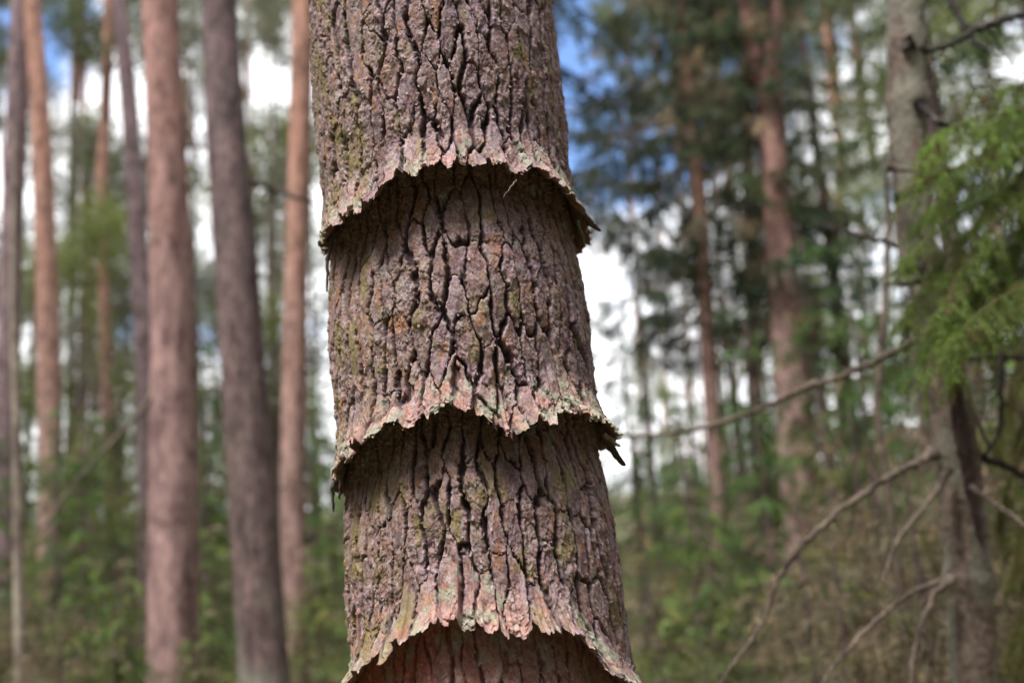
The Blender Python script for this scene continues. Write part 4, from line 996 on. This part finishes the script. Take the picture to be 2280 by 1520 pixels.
# tall pines further back, their crowns against the sky
GP = 'tall pines far back, crowns against the white sky'
BARKS = [M_ORANGE, M_PINK, M_PURPLE]
SPEC = [(-80, 20, 11, 'far pine at the very left edge, half out of the picture'), (208, 19, 12, 'far pine just left of the thin orange stem'), (440, 30, 8, 'far pine seen between the two thickest stems'),
        (575, 22, 10, 'far pine just right of the dark leaning stem'), (612, 34, 7, 'faintest far pine left of the straight red-orange stem'),
        (20, 33, 8, 'thin far pine between the first two stems at left'),
        (1420, 40, 7, 'faintest far pine in the pale gap, nearest the flared trunk'), (1480, 33, 8, 'far pine in the pale gap left of the bright orange stem'),
        (1610, 30, 8, 'far pine just right of the orange spruce stem'), (1800, 26, 9, 'far pine just right of the forked pine'),
        (1925, 22, 10, 'far pine left of the near grey stem'), (2110, 24, 10, 'far pine just right of the near grey stem'), (2230, 20, 11, 'far pine behind the green boughs at the right edge')]
for i, (x, Y, w, lab) in enumerate(SPEC):
    side = 'left' if x < 1000 else 'right'
    root = stem('pine_tree', lab, [(x - 20, 200, w * 0.7), (x - 6, 600, w), (x, 1000, w * 1.15)], Y, BARKS[i % 3], top=Y * 0.50 + 5 + 3 * r_.random(), crown=i, group=GP + ', ' + side, seg=9, cs=1.0 + 0.35 * r_.random())
def far_and_added_wood():
    """the wood beyond, an uncountable mass, and unseen trees added behind the camera to cut frontal light"""
    r = np.random.default_rng(5); t = Tri()
    n = 950
    az = np.r_[r.uniform(-0.75, 0.75, 110), r.uniform(-0.13, 0.02, 60), r.uniform(0.8, 2 * pi - 0.8, n - 170)]; az = (az + pi) % (2 * pi) - pi; D = np.where(np.abs(az) < 0.8, r.uniform(34, 75, n), r.uniform(11, 45, n)); D[110:170] = r.uniform(16, 34, 60)  # last batch: unseen trees added behind the camera to block low sky light
    B, Dd, C = [], [], []
    for a, d in zip(az, D):
        x, y = d * sin(a), d * cos(a); h = r.uniform(9, 15) if abs(a) < 0.8 else r.uniform(11, 17)
        t.tube([(x, y, 0), (x + 0.1, y, h * 0.5), (x, y, h)], [0.13, 0.10, 0.03], np.array([0.24, 0.14, 0.10]) * r.uniform(0.6, 1.2), 4)
        low = r.random() < (0.8 if abs(a) < 0.8 else 0.5)
        k = 260; big = 1.0 if abs(a) < 0.8 else 2.2  # blades behind the camera are oversized to block more light
        zz = r.random(k) ** (1.5 if low else 0.7)
        z = zz * (r.uniform(3, 6) if low else 5) + (0 if low else h - 4.5)
        rad = (1.4 * (1 - 0.7 * zz)) * np.sqrt(r.random(k)); p = r.random(k) * 2 * pi
        ox = r.uniform(-1.5, 1.5) if low else 0
        B.append(np.stack([x + ox + rad * np.cos(p), y + rad * np.sin(p), z], -1))
        Dd.append(unit(r.normal(size=(k, 3)) + (0, 0, -0.3)) * r.uniform(0.25, 0.5, (k, 1)) * big)
        m = r.random((k, 1)); C.append(np.array([0.055, 0.075, 0.035]) * (1 - m) + np.array([0.15, 0.165, 0.07]) * m)
    t.blades(np.concatenate(B), np.concatenate(Dd), np.linalg.norm(np.concatenate(Dd), axis=1) * 0.35, np.concatenate(C), r)
    o = link('far_and_added_wood', t.mesh('far_and_added_wood'), mat=M_LEAF); o['kind'] = 'stuff'; o['label'] = 'far off pine wood, a mass of stems and foliage, with unseen light-blocking trees added behind the camera'
far_and_added_wood()
def undergrowth():
    r = np.random.default_rng(6); t = Tri(); n = 26000
    y = 3.0 + 22 * r.random(n) ** 1.6; x = (r.random(n) - 0.5) * 1.5 * (y + 2)
    z = ground_z(x, y); tuft = fbm(x / 0.6, y / 0.6, 55, 3)
    keep = tuft > 0.45; x, y, z, tuft = x[keep], y[keep], z[keep], tuft[keep]; k = len(x)
    d = unit(r.normal(size=(k, 3)) * (0.6, 0.6, 0.3) + (0, 0, 0.9)) * (0.10 + 0.28 * r.random((k, 1)))
    m = r.random((k, 1)); c = np.array([0.07, 0.11, 0.03]) * (1 - m) + np.array([0.23, 0.23, 0.09]) * m
    t.blades(np.stack([x, y, z], -1), d, 0.03, c, r)
    o = link('undergrowth', t.mesh('undergrowth'), mat=M_LEAF); o['kind'] = 'stuff'; o['label'] = 'grass and bilberry growing on the forest floor'
undergrowth()
